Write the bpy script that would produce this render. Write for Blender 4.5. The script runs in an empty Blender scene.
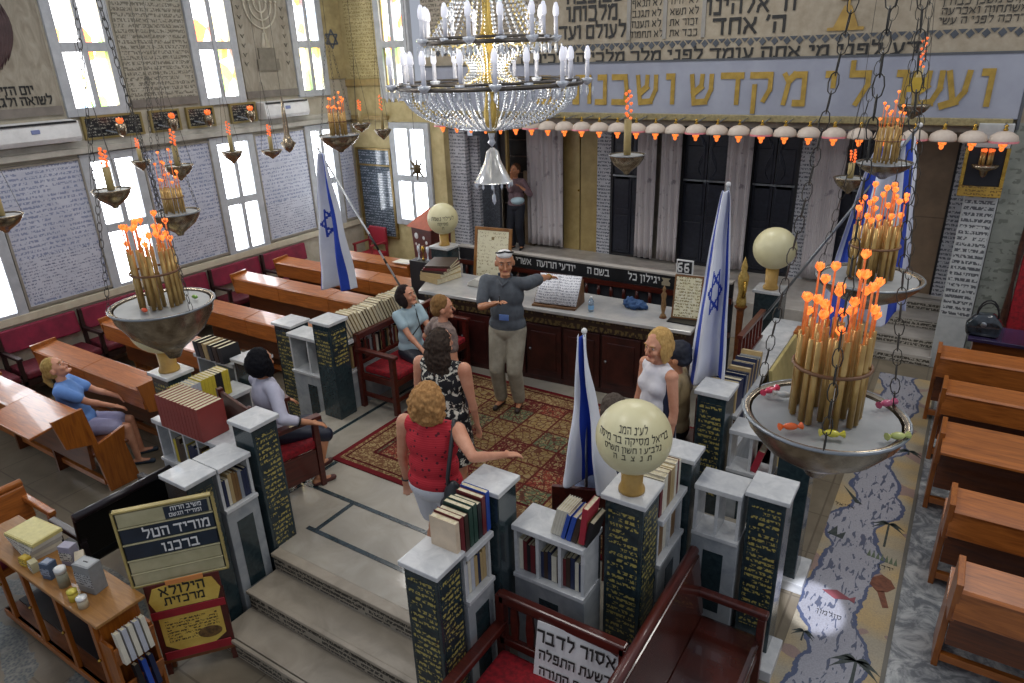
import bpy, math, random
from mathutils import Vector, Matrix, noise
random.seed(7)
R=math.radians; PI=math.pi
SC=bpy.context.scene; COL=SC.collection
ORG={}
# ------------------------------------------------------------------ helpers
def lin(h):
    h=h.lstrip('#'); o=[]
    for i in (0,2,4):
        v=int(h[i:i+2],16)/255; o.append(v/12.92 if v<=.04045 else ((v+.055)/1.055)**2.4)
    return (*o,1)
def tag(o,label=None,cat=None,group=None,kind=None):
    if label:o['label']=label
    if cat:o['category']=cat
    if group:o['group']=group
    if kind:o['kind']=kind
    return o
def T(name,label,cat,loc=(0,0,0),rz=0,group=None):
    o=bpy.data.objects.new(name,None); COL.objects.link(o); o.empty_display_size=.05
    o.location=loc; o.rotation_euler=(0,0,rz); ORG[o]=Vector(loc)
    return tag(o,label,cat,group)
def G(name,kind='structure',loc=(0,0,0)):
    o=bpy.data.objects.new(name,None); COL.objects.link(o); o.location=loc; ORG[o]=Vector(loc); o['kind']=kind; return o
class M:
    def __init__(s): s.v=[];s.f=[];s.m=[];s.X=Matrix()
    def add(s,vs,fs,m=0):
        b=len(s.v); s.v+=[s.X@Vector(q) for q in vs]; s.f+=[[i+b for i in q] for q in fs]; s.m+=[m]*len(fs); return s
    def box(s,x0,y0,z0,x1,y1,z1,m=0):
        if x0>x1:x0,x1=x1,x0
        if y0>y1:y0,y1=y1,y0
        if z0>z1:z0,z1=z1,z0
        return s.add([(x0,y0,z0),(x1,y0,z0),(x1,y1,z0),(x0,y1,z0),(x0,y0,z1),(x1,y0,z1),(x1,y1,z1),(x0,y1,z1)],[(0,3,2,1),(4,5,6,7),(0,1,5,4),(1,2,6,5),(2,3,7,6),(3,0,4,7)],m)
    def prism(s,pts,ax,a,b,m=0):
        n=len(pts)
        def P(p,t): return (t,p[0],p[1]) if ax=='x' else (p[0],t,p[1]) if ax=='y' else (p[0],p[1],t)
        A=sum(pts[i][0]*pts[(i+1)%n][1]-pts[(i+1)%n][0]*pts[i][1] for i in range(n))
        if (A<0)!=(ax=='y'): pts=pts[::-1]
        if a>b:a,b=b,a
        return s.add([P(p,a) for p in pts]+[P(p,b) for p in pts],[tuple(range(n))[::-1],tuple(range(n,2*n))]+[(i,(i+1)%n,(i+1)%n+n,i+n) for i in range(n)],m)
    def lathe(s,prof,c=(0,0,0),n=20,m=0,cap=True):
        vs=[];fs=[]
        for r,z in prof:
            for i in range(n): a=2*PI*i/n; vs.append((c[0]+r*math.cos(a),c[1]+r*math.sin(a),c[2]+z))
        for k in range(len(prof)-1):
            for i in range(n): j=(i+1)%n; fs.append((k*n+i,k*n+j,(k+1)*n+j,(k+1)*n+i))
        if cap: fs.append(tuple(range(n))[::-1]); fs.append(tuple(range((len(prof)-1)*n,len(prof)*n)))
        return s.add(vs,fs,m)
    def tube(s,pts,r,n=8,m=0,closed=False):
        pts=[Vector(p) for p in pts]; L=len(pts); rs=r if isinstance(r,(list,tuple)) else [r]*L
        vs=[];fs=[];ref=None
        for k,p in enumerate(pts):
            if closed: d=(pts[(k+1)%L]-pts[k-1])
            else: d=(pts[min(k+1,L-1)]-pts[max(k-1,0)])
            d.normalize()
            if ref is None: ref=Vector((0,0,1)) if abs(d.z)<.9 else Vector((1,0,0))
            a=d.cross(ref).normalized(); b=a.cross(d).normalized(); ref=b
            for i in range(n): t=2*PI*i/n; vs.append(p+(a*math.cos(t)+b*math.sin(t))*rs[k])
        for k in range(L if closed else L-1):
            for i in range(n): j=(i+1)%n; K=((k+1)%L)*n; fs.append((k*n+i,K+i,K+j,k*n+j))
        if not closed: fs.append(tuple(range(n))); fs.append(tuple(range((L-1)*n,L*n))[::-1])
        return s.add(vs,fs,m)
    def ball(s,c,r,n=14,k=9,m=0,mat=None):
        if not isinstance(r,(list,tuple)): r=(r,r,r)
        vs=[];fs=[];c=Vector(c)
        for j in range(1,k):
            ph=PI*j/k
            for i in range(n): a=2*PI*i/n; vs.append(Vector((r[0]*math.sin(ph)*math.cos(a),r[1]*math.sin(ph)*math.sin(a),-r[2]*math.cos(ph))))
        vs+= [Vector((0,0,-r[2])),Vector((0,0,r[2]))]
        for j in range(k-2):
            for i in range(n): q=(i+1)%n; fs.append((j*n+i,j*n+q,(j+1)*n+q,(j+1)*n+i))
        B=len(vs)-2
        for i in range(n): q=(i+1)%n; fs.append((B,q,i)); fs.append((B+1,(k-2)*n+i,(k-2)*n+q))
        if mat: vs=[mat@q for q in vs]
        return s.add([q+c for q in vs],fs,m)
    def cap(s,a,b,ra,rb,n=12):   # tapered capsule
        a=Vector(a);b=Vector(b);d=b-a;L=d.length
        if L<1e-5: return s.ball(a,ra)
        q=d.to_track_quat('Z','Y').to_matrix().to_4x4(); q.translation=a
        X=s.X; s.X=X@q; pr=[]
        for i in range(1,5): t=PI/2*i/4; pr.append((ra*math.sin(t),-ra*math.cos(t)))
        for i in range(0,4): t=PI/2*i/4; pr.append((rb*math.cos(t),L+rb*math.sin(t)))
        s.lathe(pr,n=n); s.X=X; return s
    def build(s,name,mats,parent=None,smooth=False,bev=0,world=True,loc=None,auto=False):
        off=ORG.get(parent,Vector()) if (parent and world) else Vector(loc or (0,0,0))
        me=bpy.data.meshes.new(name); me.from_pydata([q-off for q in s.v],[],s.f)
        if not isinstance(mats,(list,tuple)): mats=[mats]
        for q in mats: me.materials.append(q)
        for p,i in zip(me.polygons,s.m): p.material_index=i; p.use_smooth=smooth
        me.update()
        o=bpy.data.objects.new(name,me); COL.objects.link(o)
        if parent: o.parent=parent; ORG[o]=off
        elif loc: o.location=loc; ORG[o]=off
        else: ORG[o]=Vector()
        if auto:
            for p in me.polygons: p.use_smooth=True
            try: me.set_sharp_from_angle(angle=R(40))
            except Exception: pass
        if bev:
            b=o.modifiers.new('b','BEVEL'); b.width=bev; b.segments=2; b.limit_method='ANGLE'; b.angle_limit=R(40)
        return o
def copy_tree(o,parent=None):
    c=o.copy(); COL.objects.link(c); c.parent=parent
    for ch in list(o.children): copy_tree(ch,c)
    return c
def fuse(o,vox,sm=4,disp=0):
    m=o.modifiers.new('r','REMESH'); m.mode='VOXEL'; m.voxel_size=vox; m.use_smooth_shade=True
    if sm: k=o.modifiers.new('s','SMOOTH'); k.factor=.5; k.iterations=sm
    dg=bpy.context.evaluated_depsgraph_get(); dg.update()
    me=bpy.data.meshes.new_from_object(o.evaluated_get(dg)); old=o.data
    mats=list(old.materials); o.modifiers.clear(); o.data=me
    if not me.materials:
        for q in mats: me.materials.append(q)
    if disp:
        for v in me.vertices: v.co+=v.normal*disp*noise.noise(v.co*38)
    for p in me.polygons: p.use_smooth=True
    return o
# ------------------------------------------------------------------ materials
MC={}
def nt(name):
    m=bpy.data.materials.new(name); m.use_nodes=True; t=m.node_tree; b=t.nodes['Principled BSDF']; return m,t,b
def N(t,k,**kw):
    n=t.nodes.new(k)
    for a,v in kw.items():
        if a.startswith('i_'):
            key=a[2:]; key=int(key) if key.isdigit() else key.replace('_',' '); n.inputs[key].default_value=v
        else: setattr(n,a,v)
    return n
def Ma(t,op,a,b=None,c=None):
    n=t.nodes.new('ShaderNodeMath'); n.operation=op
    for i,v in enumerate((a,b,c)):
        if v is None: continue
        if isinstance(v,(int,float)): n.inputs[i].default_value=v
        else: t.links.new(v,n.inputs[i])
    return n.outputs[0]
def Mx(t,f,a,b):
    n=t.nodes.new('ShaderNodeMix'); n.data_type='RGBA'
    for i,v in ((0,f),(6,a),(7,b)):
        if isinstance(v,(int,float)): n.inputs[i].default_value=v
        elif isinstance(v,tuple): n.inputs[i].default_value=v
        else: t.links.new(v,n.inputs[i])
    return n.outputs[2]
def co(t,sc=(1,1,1)):
    g=t.nodes.new('ShaderNodeTexCoord'); mp=t.nodes.new('ShaderNodeMapping'); mp.inputs['Scale'].default_value=sc
    t.links.new(g.outputs['Object'],mp.inputs[0]); return mp.outputs[0]
def noi(t,v,scale,detail=3,rough=.55,dist=0):
    n=N(t,'ShaderNodeTexNoise'); n.inputs['Scale'].default_value=scale; n.inputs['Detail'].default_value=detail; n.inputs['Roughness'].default_value=rough; n.inputs['Distortion'].default_value=dist
    t.links.new(v,n.inputs['Vector']); return n.outputs[0]
def rmp(t,f,a,b,ca=(0,0,0,1),cb=(1,1,1,1)):
    r=N(t,'ShaderNodeValToRGB'); e=r.color_ramp.elements; e[0].position=a;e[1].position=b;e[0].color=ca;e[1].color=cb; t.links.new(f,r.inputs[0]); return r.outputs[0]
def bump(t,b,h,s=.2,d=.01):
    n=N(t,'ShaderNodeBump'); n.inputs['Strength'].default_value=s; n.inputs['Distance'].default_value=d
    t.links.new(h,n.inputs['Height']); t.links.new(n.outputs[0],b.inputs['Normal'])
def mat(c1,c2=None,rough=.5,metal=0,sc=6,st=(1,1,1),emit=0,spec=.5,bm=0,lo=.35,hi=.65,tr=0,coat=0,alpha=1,dist=0):
    k=(c1,c2,rough,metal,sc,st,emit,spec,bm,lo,hi,tr,coat,alpha,dist)
    if k in MC: return MC[k]
    m,t,b=nt('m_'+c1.strip('#')); MC[k]=m
    b.inputs['Roughness'].default_value=rough; b.inputs['Metallic'].default_value=metal; b.inputs['Specular IOR Level'].default_value=spec
    b.inputs['Transmission Weight'].default_value=tr; b.inputs['Coat Weight'].default_value=coat; b.inputs['Alpha'].default_value=alpha
    a=lin(c1)
    if c2 is None: q=[x*.86 for x in a[:3]]; c=(*q,1)
    else: c=lin(c2)
    f=noi(t,co(t,st),sc,4,.6,dist); o=rmp(t,f,lo,hi,a,c)
    t.links.new(o,b.inputs['Base Color'])
    if emit: t.links.new(o,b.inputs['Emission Color']); b.inputs['Emission Strength'].default_value=emit
    if bm: bump(t,b,f,bm)
    return m
def wood(c1,c2,rough=.35,ax='x',coat=.25):
    st={'x':(1.2,14,14),'y':(14,1.2,14),'z':(14,14,1.2)}[ax]
    return mat(c1,c2,rough,sc=2.2,st=st,coat=coat,dist=1.2,lo=.3,hi=.75)
def script(base,ink,rh=.04,cw=1.0,base2=None,rough=.4,th=.5,fill=.62,metal=0,gap=.45,sc=5,vert='z'):
    """rows of small carved writing: u runs along the face, v up it"""
    m,t,b=nt('script'); g=t.nodes.new('ShaderNodeTexCoord'); s=t.nodes.new('ShaderNodeSeparateXYZ'); t.links.new(g.outputs['Object'],s.inputs[0])
    if vert=='z': u=Ma(t,'ADD',s.outputs[0],s.outputs[1]); v=s.outputs[2]
    else: u=s.outputs[0]; v=s.outputs[1]
    r=Ma(t,'DIVIDE',v,rh); fl=Ma(t,'FLOOR',r); fr=Ma(t,'FRACT',r)
    rowm=Ma(t,'MULTIPLY',Ma(t,'GREATER_THAN',fr,(1-fill)/2),Ma(t,'LESS_THAN',fr,1-(1-fill)/2))
    cx=N(t,'ShaderNodeCombineXYZ'); t.links.new(Ma(t,'MULTIPLY',u,2.2/(rh*cw)),cx.inputs[0]); t.links.new(Ma(t,'MULTIPLY',r,1.6),cx.inputs[1]); t.links.new(fl,cx.inputs[2])
    n1=noi(t,cx.outputs[0],1.0,1.5,.6)
    c2=N(t,'ShaderNodeCombineXYZ'); t.links.new(Ma(t,'MULTIPLY',u,.35/(rh*cw)),c2.inputs[0]); t.links.new(Ma(t,'MULTIPLY',fl,3.7),c2.inputs[1])
    n2=noi(t,c2.outputs[0],1.0,0)
    mask=Ma(t,'MULTIPLY',rowm,Ma(t,'MULTIPLY',Ma(t,'GREATER_THAN',n1,th),Ma(t,'GREATER_THAN',n2,gap-.05)))
    bb=rmp(t,noi(t,co(t),sc,5,.6,.6),.35,.65,lin(base),lin(base2 or base))
    o=Mx(t,mask,bb,lin(ink)); t.links.new(o,b.inputs['Base Color']); b.inputs['Roughness'].default_value=rough
    if metal: t.links.new(Ma(t,'MULTIPLY',mask,metal),b.inputs['Metallic'])
    return m
MARB=mat('#cfd0cf','#babcbd',.25,sc=9,coat=.2,dist=1)
MARB2=mat('#a9adae','#8b9196',.4,sc=5,dist=1.2)
GREEN=mat('#2f3f43','#17242a',.22,sc=14,coat=.3,dist=1.5,lo=.3,hi=.8)
GOLDTXT=script('#2b3a3e','#a89a55',.043,1.0,'#17242a',.3,th=.5,gap=.42,fill=.55,sc=14)
OAK=wood('#b76c2e','#7c431b',.34); OAKY=wood('#b76c2e','#7c431b',.34,'y')
OAKZ=wood('#a8621f','#7a3d12',.35,'z')
OAKD=wood('#7d451d','#52290f',.4)
RED=mat('#9e1320','#6e0c17',.85,sc=30,bm=.1); MAROON=mat('#6a1626','#4a0f1c',.7,sc=20)
MAH=wood('#5a2015','#35100b',.35,'y'); MAHX=wood('#5a2015','#35100b',.35,'x')
BRASS=mat('#c9a24a','#9c7a35',.25,.9,sc=12); SILV=mat('#ab9d88','#7d6f5c',.26,.85,sc=18,bm=.15); STEEL=mat('#9ba0a4','#7d8286',.35,.8)  # SILV: brown tint in the silver stands in for warm reflections
DISC=mat('#a2a4a3','#8f9190',.5,.2,sc=5)
GLOBE=mat('#d6cfa6','#c8bf92',.35,sc=2.5,spec=.5,emit=.02)
DARK=mat('#15161b','#0c0d10',.5); BLACK=mat('#08080a','#050506',.4)
WHITE=mat('#e4e4e2','#cfcfcd',.45); PAPER=mat('#e6e2d2','#d6cfba',.7)
SKIN=mat('#d39a7c','#c08264',.5,sc=8); SKIN2=mat('#c48a66','#ad7350',.5,sc=8)
FLAME=mat('#ff6420','#ff9a48',.5,emit=1.15,sc=60)
LITSTEM=mat('#d4622c','#e88a48',.4,sc=50,emit=.25); FLAMED=mat('#e8562a','#ff8a40',.4,sc=50,emit=.8)  # clear stems: flame-lit orange put into their colour, plus a faint glow
INK=mat('#20201e','#181818',.5); GOLDL=mat('#b5974a','#9a7f3c',.35,.5,sc=10)
def emis(col,s):
    m,t,b=nt('pane'); b.inputs['Base Color'].default_value=lin(col); b.inputs['Emission Color'].default_value=lin(col); b.inputs['Emission Strength'].default_value=s; return m
def stained(s,seed):
    m,t,b=nt('stained'); v=N(t,'ShaderNodeTexVoronoi'); v.inputs['Scale'].default_value=5.5
    mp=co(t,(1,1,.7)); mm=t.nodes.new('ShaderNodeMapping'); mm.inputs['Location'].default_value=(seed,seed*2,0); t.links.new(mp,mm.inputs[0])
    t.links.new(mm.outputs[0],v.inputs['Vector']); w=N(t,'ShaderNodeSeparateColor'); t.links.new(v.outputs['Color'],w.inputs[0])
    r=N(t,'ShaderNodeValToRGB'); r.color_ramp.interpolation='CONSTANT'; e=r.color_ramp.elements; e[0].position=0;e[0].color=(1,1,1,1)
    e[1].position=.62;e[1].color=lin('#ffe9a0')
    for p,c in ((.74,'#ffb63c'),(.82,'#e8641e'),(.87,'#bfe0ff'),(.93,'#8fc04a')): q=e.new(p); q.color=lin(c)
    t.links.new(w.outputs[0],r.inputs[0]); t.links.new(r.outputs[0],b.inputs['Emission Color']); b.inputs['Emission Strength'].default_value=s; b.inputs['Base Color'].default_value=(.5,.5,.5,1); return m
PANE=emis('#f4f9ff',9.0)
# ------------------------------------------------------------------ writing
HB={'א':(.78,'0,1 .75,0|.7,1 .64,.66 .48,.44|.05,0 .12,.36 .3,.56'),'ב':(.75,'.05,1 .6,1 .6,0|0,0 .75,0'),'ג':(.5,'.1,1 .4,1 .4,.35 .5,0|.4,.33 .05,0'),'ד':(.75,'0,1 .75,1|.6,1 .6,0'),
'ה':(.7,'0,1 .7,1 .7,0|.12,.6 .12,0'),'ו':(.25,'0,1 .22,1 .22,0'),'ז':(.42,'0,1 .4,1|.2,1 .2,0'),'ח':(.75,'.1,0 .1,1 .72,1 .72,0'),'ט':(.72,'0,1 .1,1 .08,0 .7,0 .7,1 .45,1'),'י':(.24,'0,1 .22,1 .22,.6'),
'כ':(.68,'.05,1 .6,1 .66,.5 .6,0 .05,0'),'ך':(.62,'0,1 .6,1 .6,-.32'),'ל':(.62,'.05,1.38 .05,1 .6,1 .6,.62 .3,0'),'מ':(.75,'.03,0 .15,.75 0,1|.15,.8 .35,1 .7,1 .72,0 .42,0'),'ם':(.72,'.05,0 .05,1 .7,1 .7,0 .05,0'),
'נ':(.44,'.15,1 .42,1 .42,0 .03,0'),'ן':(.25,'0,1 .22,1 .22,-.32'),'ס':(.78,'0,1 .75,1 .7,.3 .42,0 .15,.3 .12,1'),'ע':(.68,'.08,1 .3,.12|.66,1 .6,.4 .4,.08 0,-.06'),'פ':(.68,'.35,.52 .1,.55 .1,1 .65,1 .65,0 .05,0'),
'ף':(.68,'.35,.52 .1,.55 .1,1 .65,1 .65,-.32'),'צ':(.68,'.05,1 .62,0 0,0|.64,1 .56,.6 .4,.46'),'ץ':(.66,'.05,1 .35,.45 .35,-.3|.64,1 .56,.6 .37,.46'),'ק':(.72,'0,1 .7,1 .7,.5 .5,.1|.12,.6 .12,-.32'),'ר':(.62,'0,1 .6,1 .6,0'),
'ש':(.82,'0,1 .12,0 .6,.04 .8,.5 .8,1|.42,1 .4,.6 .1,.35'),'ת':(.76,'0,0 .16,0 .16,1 .75,1 .75,0'),"'":(.1,'.08,1.1 .0,.85'),'"':(.2,'.08,1.1 0,.85|.2,1.1 .12,.85'),'6':(.58,'.5,1 .12,.9 .05,.3 .15,0 .5,0 .55,.3 .45,.5 .1,.5')}
def glyphs(q,s,H,th=.17,ex=.004,sx=1,lift=0):
    """block letters laid right to left in the local xy plane, centred"""
    wd=sum((.42 if c==' ' else HB[c][0]+.27) for c in s)*H*sx; x=wd/2; k=0
    for c in s:
        if c==' ': x-=.42*H*sx; continue
        w,st=HB[c]; x-=(w+.27)*H*sx
        for poly in st.split('|'):
            pts=[tuple(map(float,p.split(','))) for p in poly.split()]
            for (a,b),(e,f) in zip(pts,pts[1:]):
                dx,dy=e-a,f-b; L=math.hypot(dx,dy); ux,uy=dx/L,dy/L; t=th*(1 if abs(ux)>.7 else .72)/2; xt=th*.34
                P=[(a-ux*xt-uy*t,b-uy*xt+ux*t),(a-ux*xt+uy*t,b-uy*xt-ux*t),(e+ux*xt+uy*t,f+uy*xt-ux*t),(e+ux*xt-uy*t,f+uy*xt+ux*t)]
                k+=1; q.prism([(x+px*H*sx,(py-.5)*H) for px,py in P],'z',lift,lift+ex+(k%11)*ex*.04)
def text(s,size,loc,rot,m,parent,name='lettering',ex=.004,align='CENTER',off=0,sx=1):
    q=M(); glyphs(q,s,size*.58,.24 if off else .15,ex,sx)
    o=q.build(name,m,parent,world=False); o.rotation_euler=rot
    o.location=Vector(loc)-(ORG.get(parent,Vector()) if parent else Vector()); return o
FS=(R(90),0,0)     # on a face looking towards -y
FE=(R(90),0,R(90)) # on a face looking towards +x
# ================================================================== SETTING
XW=-10.3; YB=10.2; YA=11.5
def floormat():
    m,t,b=nt('floor_stone'); v=co(t); n=noi(t,v,3,5,.6,.5); bb=rmp(t,n,.3,.7,lin('#857b69'),lin('#6c6353'))
    br=N(t,'ShaderNodeTexBrick'); br.offset=0; br.inputs['Scale'].default_value=1; br.inputs['Brick Width'].default_value=.6; br.inputs['Row Height'].default_value=.6; br.inputs['Mortar Size'].default_value=.008
    br.inputs['Color1'].default_value=(0,0,0,1);br.inputs['Color2'].default_value=(0,0,0,1);br.inputs['Mortar'].default_value=(1,1,1,1)
    t.links.new(v,br.inputs['Vector']); o=Mx(t,br.outputs[0],bb,lin('#645b4d'))
    s=N(t,'ShaderNodeSeparateXYZ'); t.links.new(v,s.inputs[0])
    # grey and white marble on the aisle side, ringed mosaic in the near corner
    east=Ma(t,'GREATER_THAN',s.outputs[0],.12)
    eb=rmp(t,noi(t,v,5,6,.7,1.5),.42,.6,lin('#6f7377'),lin('#b5b7b6'))
    o=Mx(t,east,o,eb)
    dx=Ma(t,'SUBTRACT',s.outputs[0],-5.6); dy=Ma(t,'SUBTRACT',s.outputs[1],.4)
    rr=Ma(t,'SQRT',Ma(t,'ADD',Ma(t,'MULTIPLY',dx,dx),Ma(t,'MULTIPLY',dy,dy)))
    ring=Ma(t,'MULTIPLY',Ma(t,'GREATER_THAN',Ma(t,'SINE',Ma(t,'MULTIPLY',Ma(t,'ADD',rr,Ma(t,'MULTIPLY',n,.25)),14)),.35),Ma(t,'LESS_THAN',rr,1.75))
    tes=N(t,'ShaderNodeTexVoronoi'); tes.inputs['Scale'].default_value=45; t.links.new(v,tes.inputs['Vector'])
    blu=Mx(t,tes.outputs[0],lin('#39464f'),lin('#8a8a80'))
    o=Mx(t,ring,o,blu)
    t.links.new(o,b.inputs['Base Color']); b.inputs['Roughness'].default_value=.3; return m
f=M(); f.box(XW-.3,-1.5,-.1,5.5,YA+.3,0); fl=f.build('floor',floormat()); fl['kind']='structure'
def mosaicmat():
    m,t,b=nt('mosaic'); v=co(t); s=N(t,'ShaderNodeSeparateXYZ'); t.links.new(v,s.inputs[0])
    n1=noi(t,co(t,(0.01,1,1)),1.3,2); n2=noi(t,v,9,4)
    x=Ma(t,'ADD',Ma(t,'SUBTRACT',s.outputs[0],-.27),Ma(t,'MULTIPLY',Ma(t,'SUBTRACT',n1,.5),.62))
    x=Ma(t,'ADD',x,Ma(t,'MULTIPLY',Ma(t,'SUBTRACT',n2,.5),.1)); ax=Ma(t,'ABSOLUTE',x)
    riv=Ma(t,'LESS_THAN',ax,.2); edge=Ma(t,'MULTIPLY',Ma(t,'LESS_THAN',ax,.215),Ma(t,'GREATER_THAN',ax,.185))
    lines=Ma(t,'MULTIPLY',riv,Ma(t,'GREATER_THAN',noi(t,co(t,(26,8,1)),1,1.5,.5,.8),.6))
    patch=noi(t,co(t,(1.2,1.6,1)),1.6,1); bb=rmp(t,patch,.42,.6,lin('#a89f8a'),lin('#bfa472'))
    p2=noi(t,co(t),2.3,1); bb=Mx(t,Ma(t,'GREATER_THAN',p2,.6),bb,lin('#9b8178'))
    o=Mx(t,riv,bb,lin('#a3a4ae')); o=Mx(t,lines,o,lin('#4b5570')); o=Mx(t,edge,o,lin('#3f4f74'))
    tes=N(t,'ShaderNodeTexVoronoi'); tes.inputs['Scale'].default_value=75; t.links.new(v,tes.inputs['Vector'])
    o=Mx(t,Ma(t,'MULTIPLY',tes.outputs[0],.45),o,lin('#6f6a62'))
    t.links.new(o,b.inputs['Base Color']); b.inputs['Roughness'].default_value=.35; return m
mo=M(); mo.box(-.53,1.5,.0,.1,9.6,.006); mm=mo.build('mosaic_panel',mosaicmat(),fl)
q=M(); q.box(.1,1.5,0,.13,9.6,.009); q.build('mosaic_border',mat('#6b6860'),fl)
TG=mat('#3e4744','#2b3432',.5,sc=30); TB=mat('#7c4a32','#5e3524',.5,sc=30)
def inlay(name,polys,m,z=.0075):
    q=M()
    for p in polys: q.prism([(a,b) for a,b in p],'z',z-.002,z+.001)
    return q.build(name,m,fl)
def palm(cx,cy,s,trunk=.5):
    P=[[(cx-.012*s,cy-trunk*s),(cx+.012*s,cy-trunk*s),(cx+.01*s,cy),(cx-.01*s,cy)]]
    for k in range(7):
        a=R(-20+k*37); pts=[];back=[]
        for i in range(6):
            tt=i/5; r=.17*s*tt; dr=-.1*s*tt*tt; w=.022*s*math.sin(PI*min(1,tt+.08))
            x=cx+r*math.cos(a); y=cy+r*math.sin(a)*.7+dr; pts.append((x,y+w)); back.append((x,y-w))
        P.append(pts+back[::-1])
    inlay('palm_mosaic',P,TG)
palm(-.06,4.35,1.0,.25); palm(-.05,6.15,.8,.45); palm(-.43,4.45,.5,.2); palm(-.02,7.6,.8,.1)
inlay('bird_mosaic',[[(-.08,5.33),(-.02,5.4),(.05,5.36),(.09,5.28),(.04,5.2),(-.03,5.17),(-.09,5.24)],[(.02,5.2),(.07,5.02),(.03,5.0),(-.03,5.18)]],TB)
inlay('bush_mosaic',[[(-.16+.034*i,5.6-.005*i),(-.145+.034*i,5.7-.005*i),(-.13+.034*i,5.6-.005*i)] for i in range(7)],mat('#5d6a52'))
inlay('fish_mosaic',[[(-.4,4.98),(-.3,5.03),(-.2,4.98),(-.16,5.02),(-.16,4.94),(-.2,4.96),(-.3,4.92)]],mat('#8a4a52'))
inlay('leaf_mosaic',[[(-.5,5.75),(-.44,5.9),(-.42,5.76),(-.36,5.84),(-.37,5.72)],[(-.5,6.6),(-.3,6.35),(-.36,6.35)],[(-.3,8.0),(-.1,8.1),(.0,8.05),(-.1,7.98)]],TG)
for s,x,y in (('ירדן',.0,5.5),('סולמון',-.3,4.72),('אריאל',-.43,6.25)): text(s,.07,(x,y,.009),(0,0,0),INK,fl,'mosaic_word',.0008)
# ---- left wall with its windows
def wallmat(c1,c2,sc=4,b_=0):
    return mat(c1,c2,.75,sc=sc,dist=.5,bm=b_)
wl=G('wall_left')
WINS=[(5.06,5.80),(7.08,7.80),(9.05,9.67),(3.05,3.79),(1.1,1.84)]
LW=sorted(WINS)
base=wallmat('#b6ae9c','#a29a88')
q=M(); y=-1.5
for a,b in LW:
    q.box(XW-.25,y,0,XW,a,5.6); q.box(XW-.25,a,0,XW,b,.99); q.box(XW-.25,a,2.95,XW,b,3.45); q.box(XW-.25,a,5.3,XW,b,5.6); y=b
q.box(XW-.25,y,0,XW,YB+.2,5.6); q.build('masonry',base,wl)
q=M(); q.box(XW,-1.5,.95,XW+.05,YB,1.06); q.build('stone_rail',mat('#cbc2ab','#b9af98'),wl,bev=.01)
q=M(); q.box(XW,-1.5,2.98,XW+.1,YB,3.06); q.box(XW,-1.5,3.05,XW+.03,YB,3.14); q.build('ledge',mat('#b9b5aa','#a5a196'),wl,bev=.008)
TXL=script('#c6c9d4','#838ba6',.062,.9,'#b6b9c6',.35,th=.5,fill=.55,gap=.35,sc=3)
TXL2=script('#c8cad4','#70768e',.042,1.1,'#b9bcc8',.35,th=.52,fill=.5,gap=.42,sc=3)
TXU=script('#a8a293','#6c6659',.07,.8,'#98917f',.7,th=.5,fill=.7,gap=.3,sc=7)
FR=mat('#9a9488','#857f73',.5)
spans=[(.3,1.0),(1.94,2.95),(3.89,4.96),(5.9,6.98),(7.9,8.95)]
ys=[-1.5]+[v for w in LW for v in w]+[YB]
for i in range(0,len(ys),2):
    a,b=ys[i]+.1,ys[i+1]-.08
    if b-a<.25: continue
    q=M(); q.box(XW,a,1.12,XW+.02,b,2.9); s_=q.build('inscribed_slab',TXL,wl); 
    if b-a>.9:
        q=M(); q.box(XW+.015,a+.03,1.18,XW+.024,b-.03,1.75); q.build('inscribed_slab',TXL2,wl)
    q=M()
    for (u0,v0,u1,v1) in ((a-.03,1.09,a,2.93),(b,1.09,b+.03,2.93),(a,1.09,b,1.12),(a,2.9,b,2.93)): q.box(XW,u0,v0,XW+.04,u1,v1)
    q.build('slab_border',FR,wl)
up=[(-1.4,.98),(1.94,2.95),(3.89,4.96),(5.92,6.98),(7.9,8.98)]
for i,(a,b) in enumerate(up):
    q=M(); q.box(XW,a,3.6,XW+.02,b,5.55); q.build('carved_panel',TXU if i in (3,) else mat('#a39c8c','#857c6c',.8,sc=7,st=(1,1,.35),bm=.5,dist=2,lo=.3,hi=.7),wl)
    q=M(); q.box(XW,a,3.5,XW+.035,b,3.61); q.build('stone_band',mat('#7f776e','#6c655d'),wl)
q=M(); q.box(XW,9.7,3.72,XW+.02,YB,5.55); q.build('carved_panel',mat('#b9a878','#9c8c62',.8,sc=6,bm=.3),wl)
# writing and flames on the panel by the near window
text('יום הזיכרון',.15,(XW+.025,4.36,3.82),FE,INK,wl,ex=.006,off=.004); text('לשואה ולגבורה',.15,(XW+.025,4.42,3.69),FE,INK,wl,ex=.006,off=.004)
FLM=mat('#4a3434','#3a2727',.6)
for k in range(6):
    q=M(); pts=[]
    for i in range(9): tt=i/8; pts.append((XW+.03,4.22+.05*k+.2*math.sin(PI*tt*.75)*(1-.08*k),3.92+.05*k+1.0*tt*(1-.07*k)))
    q.tube(pts,[.004+.03*math.sin(PI*i/8) for i in range(9)],6); q.build('flame_relief',FLM,wl,True)
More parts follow.
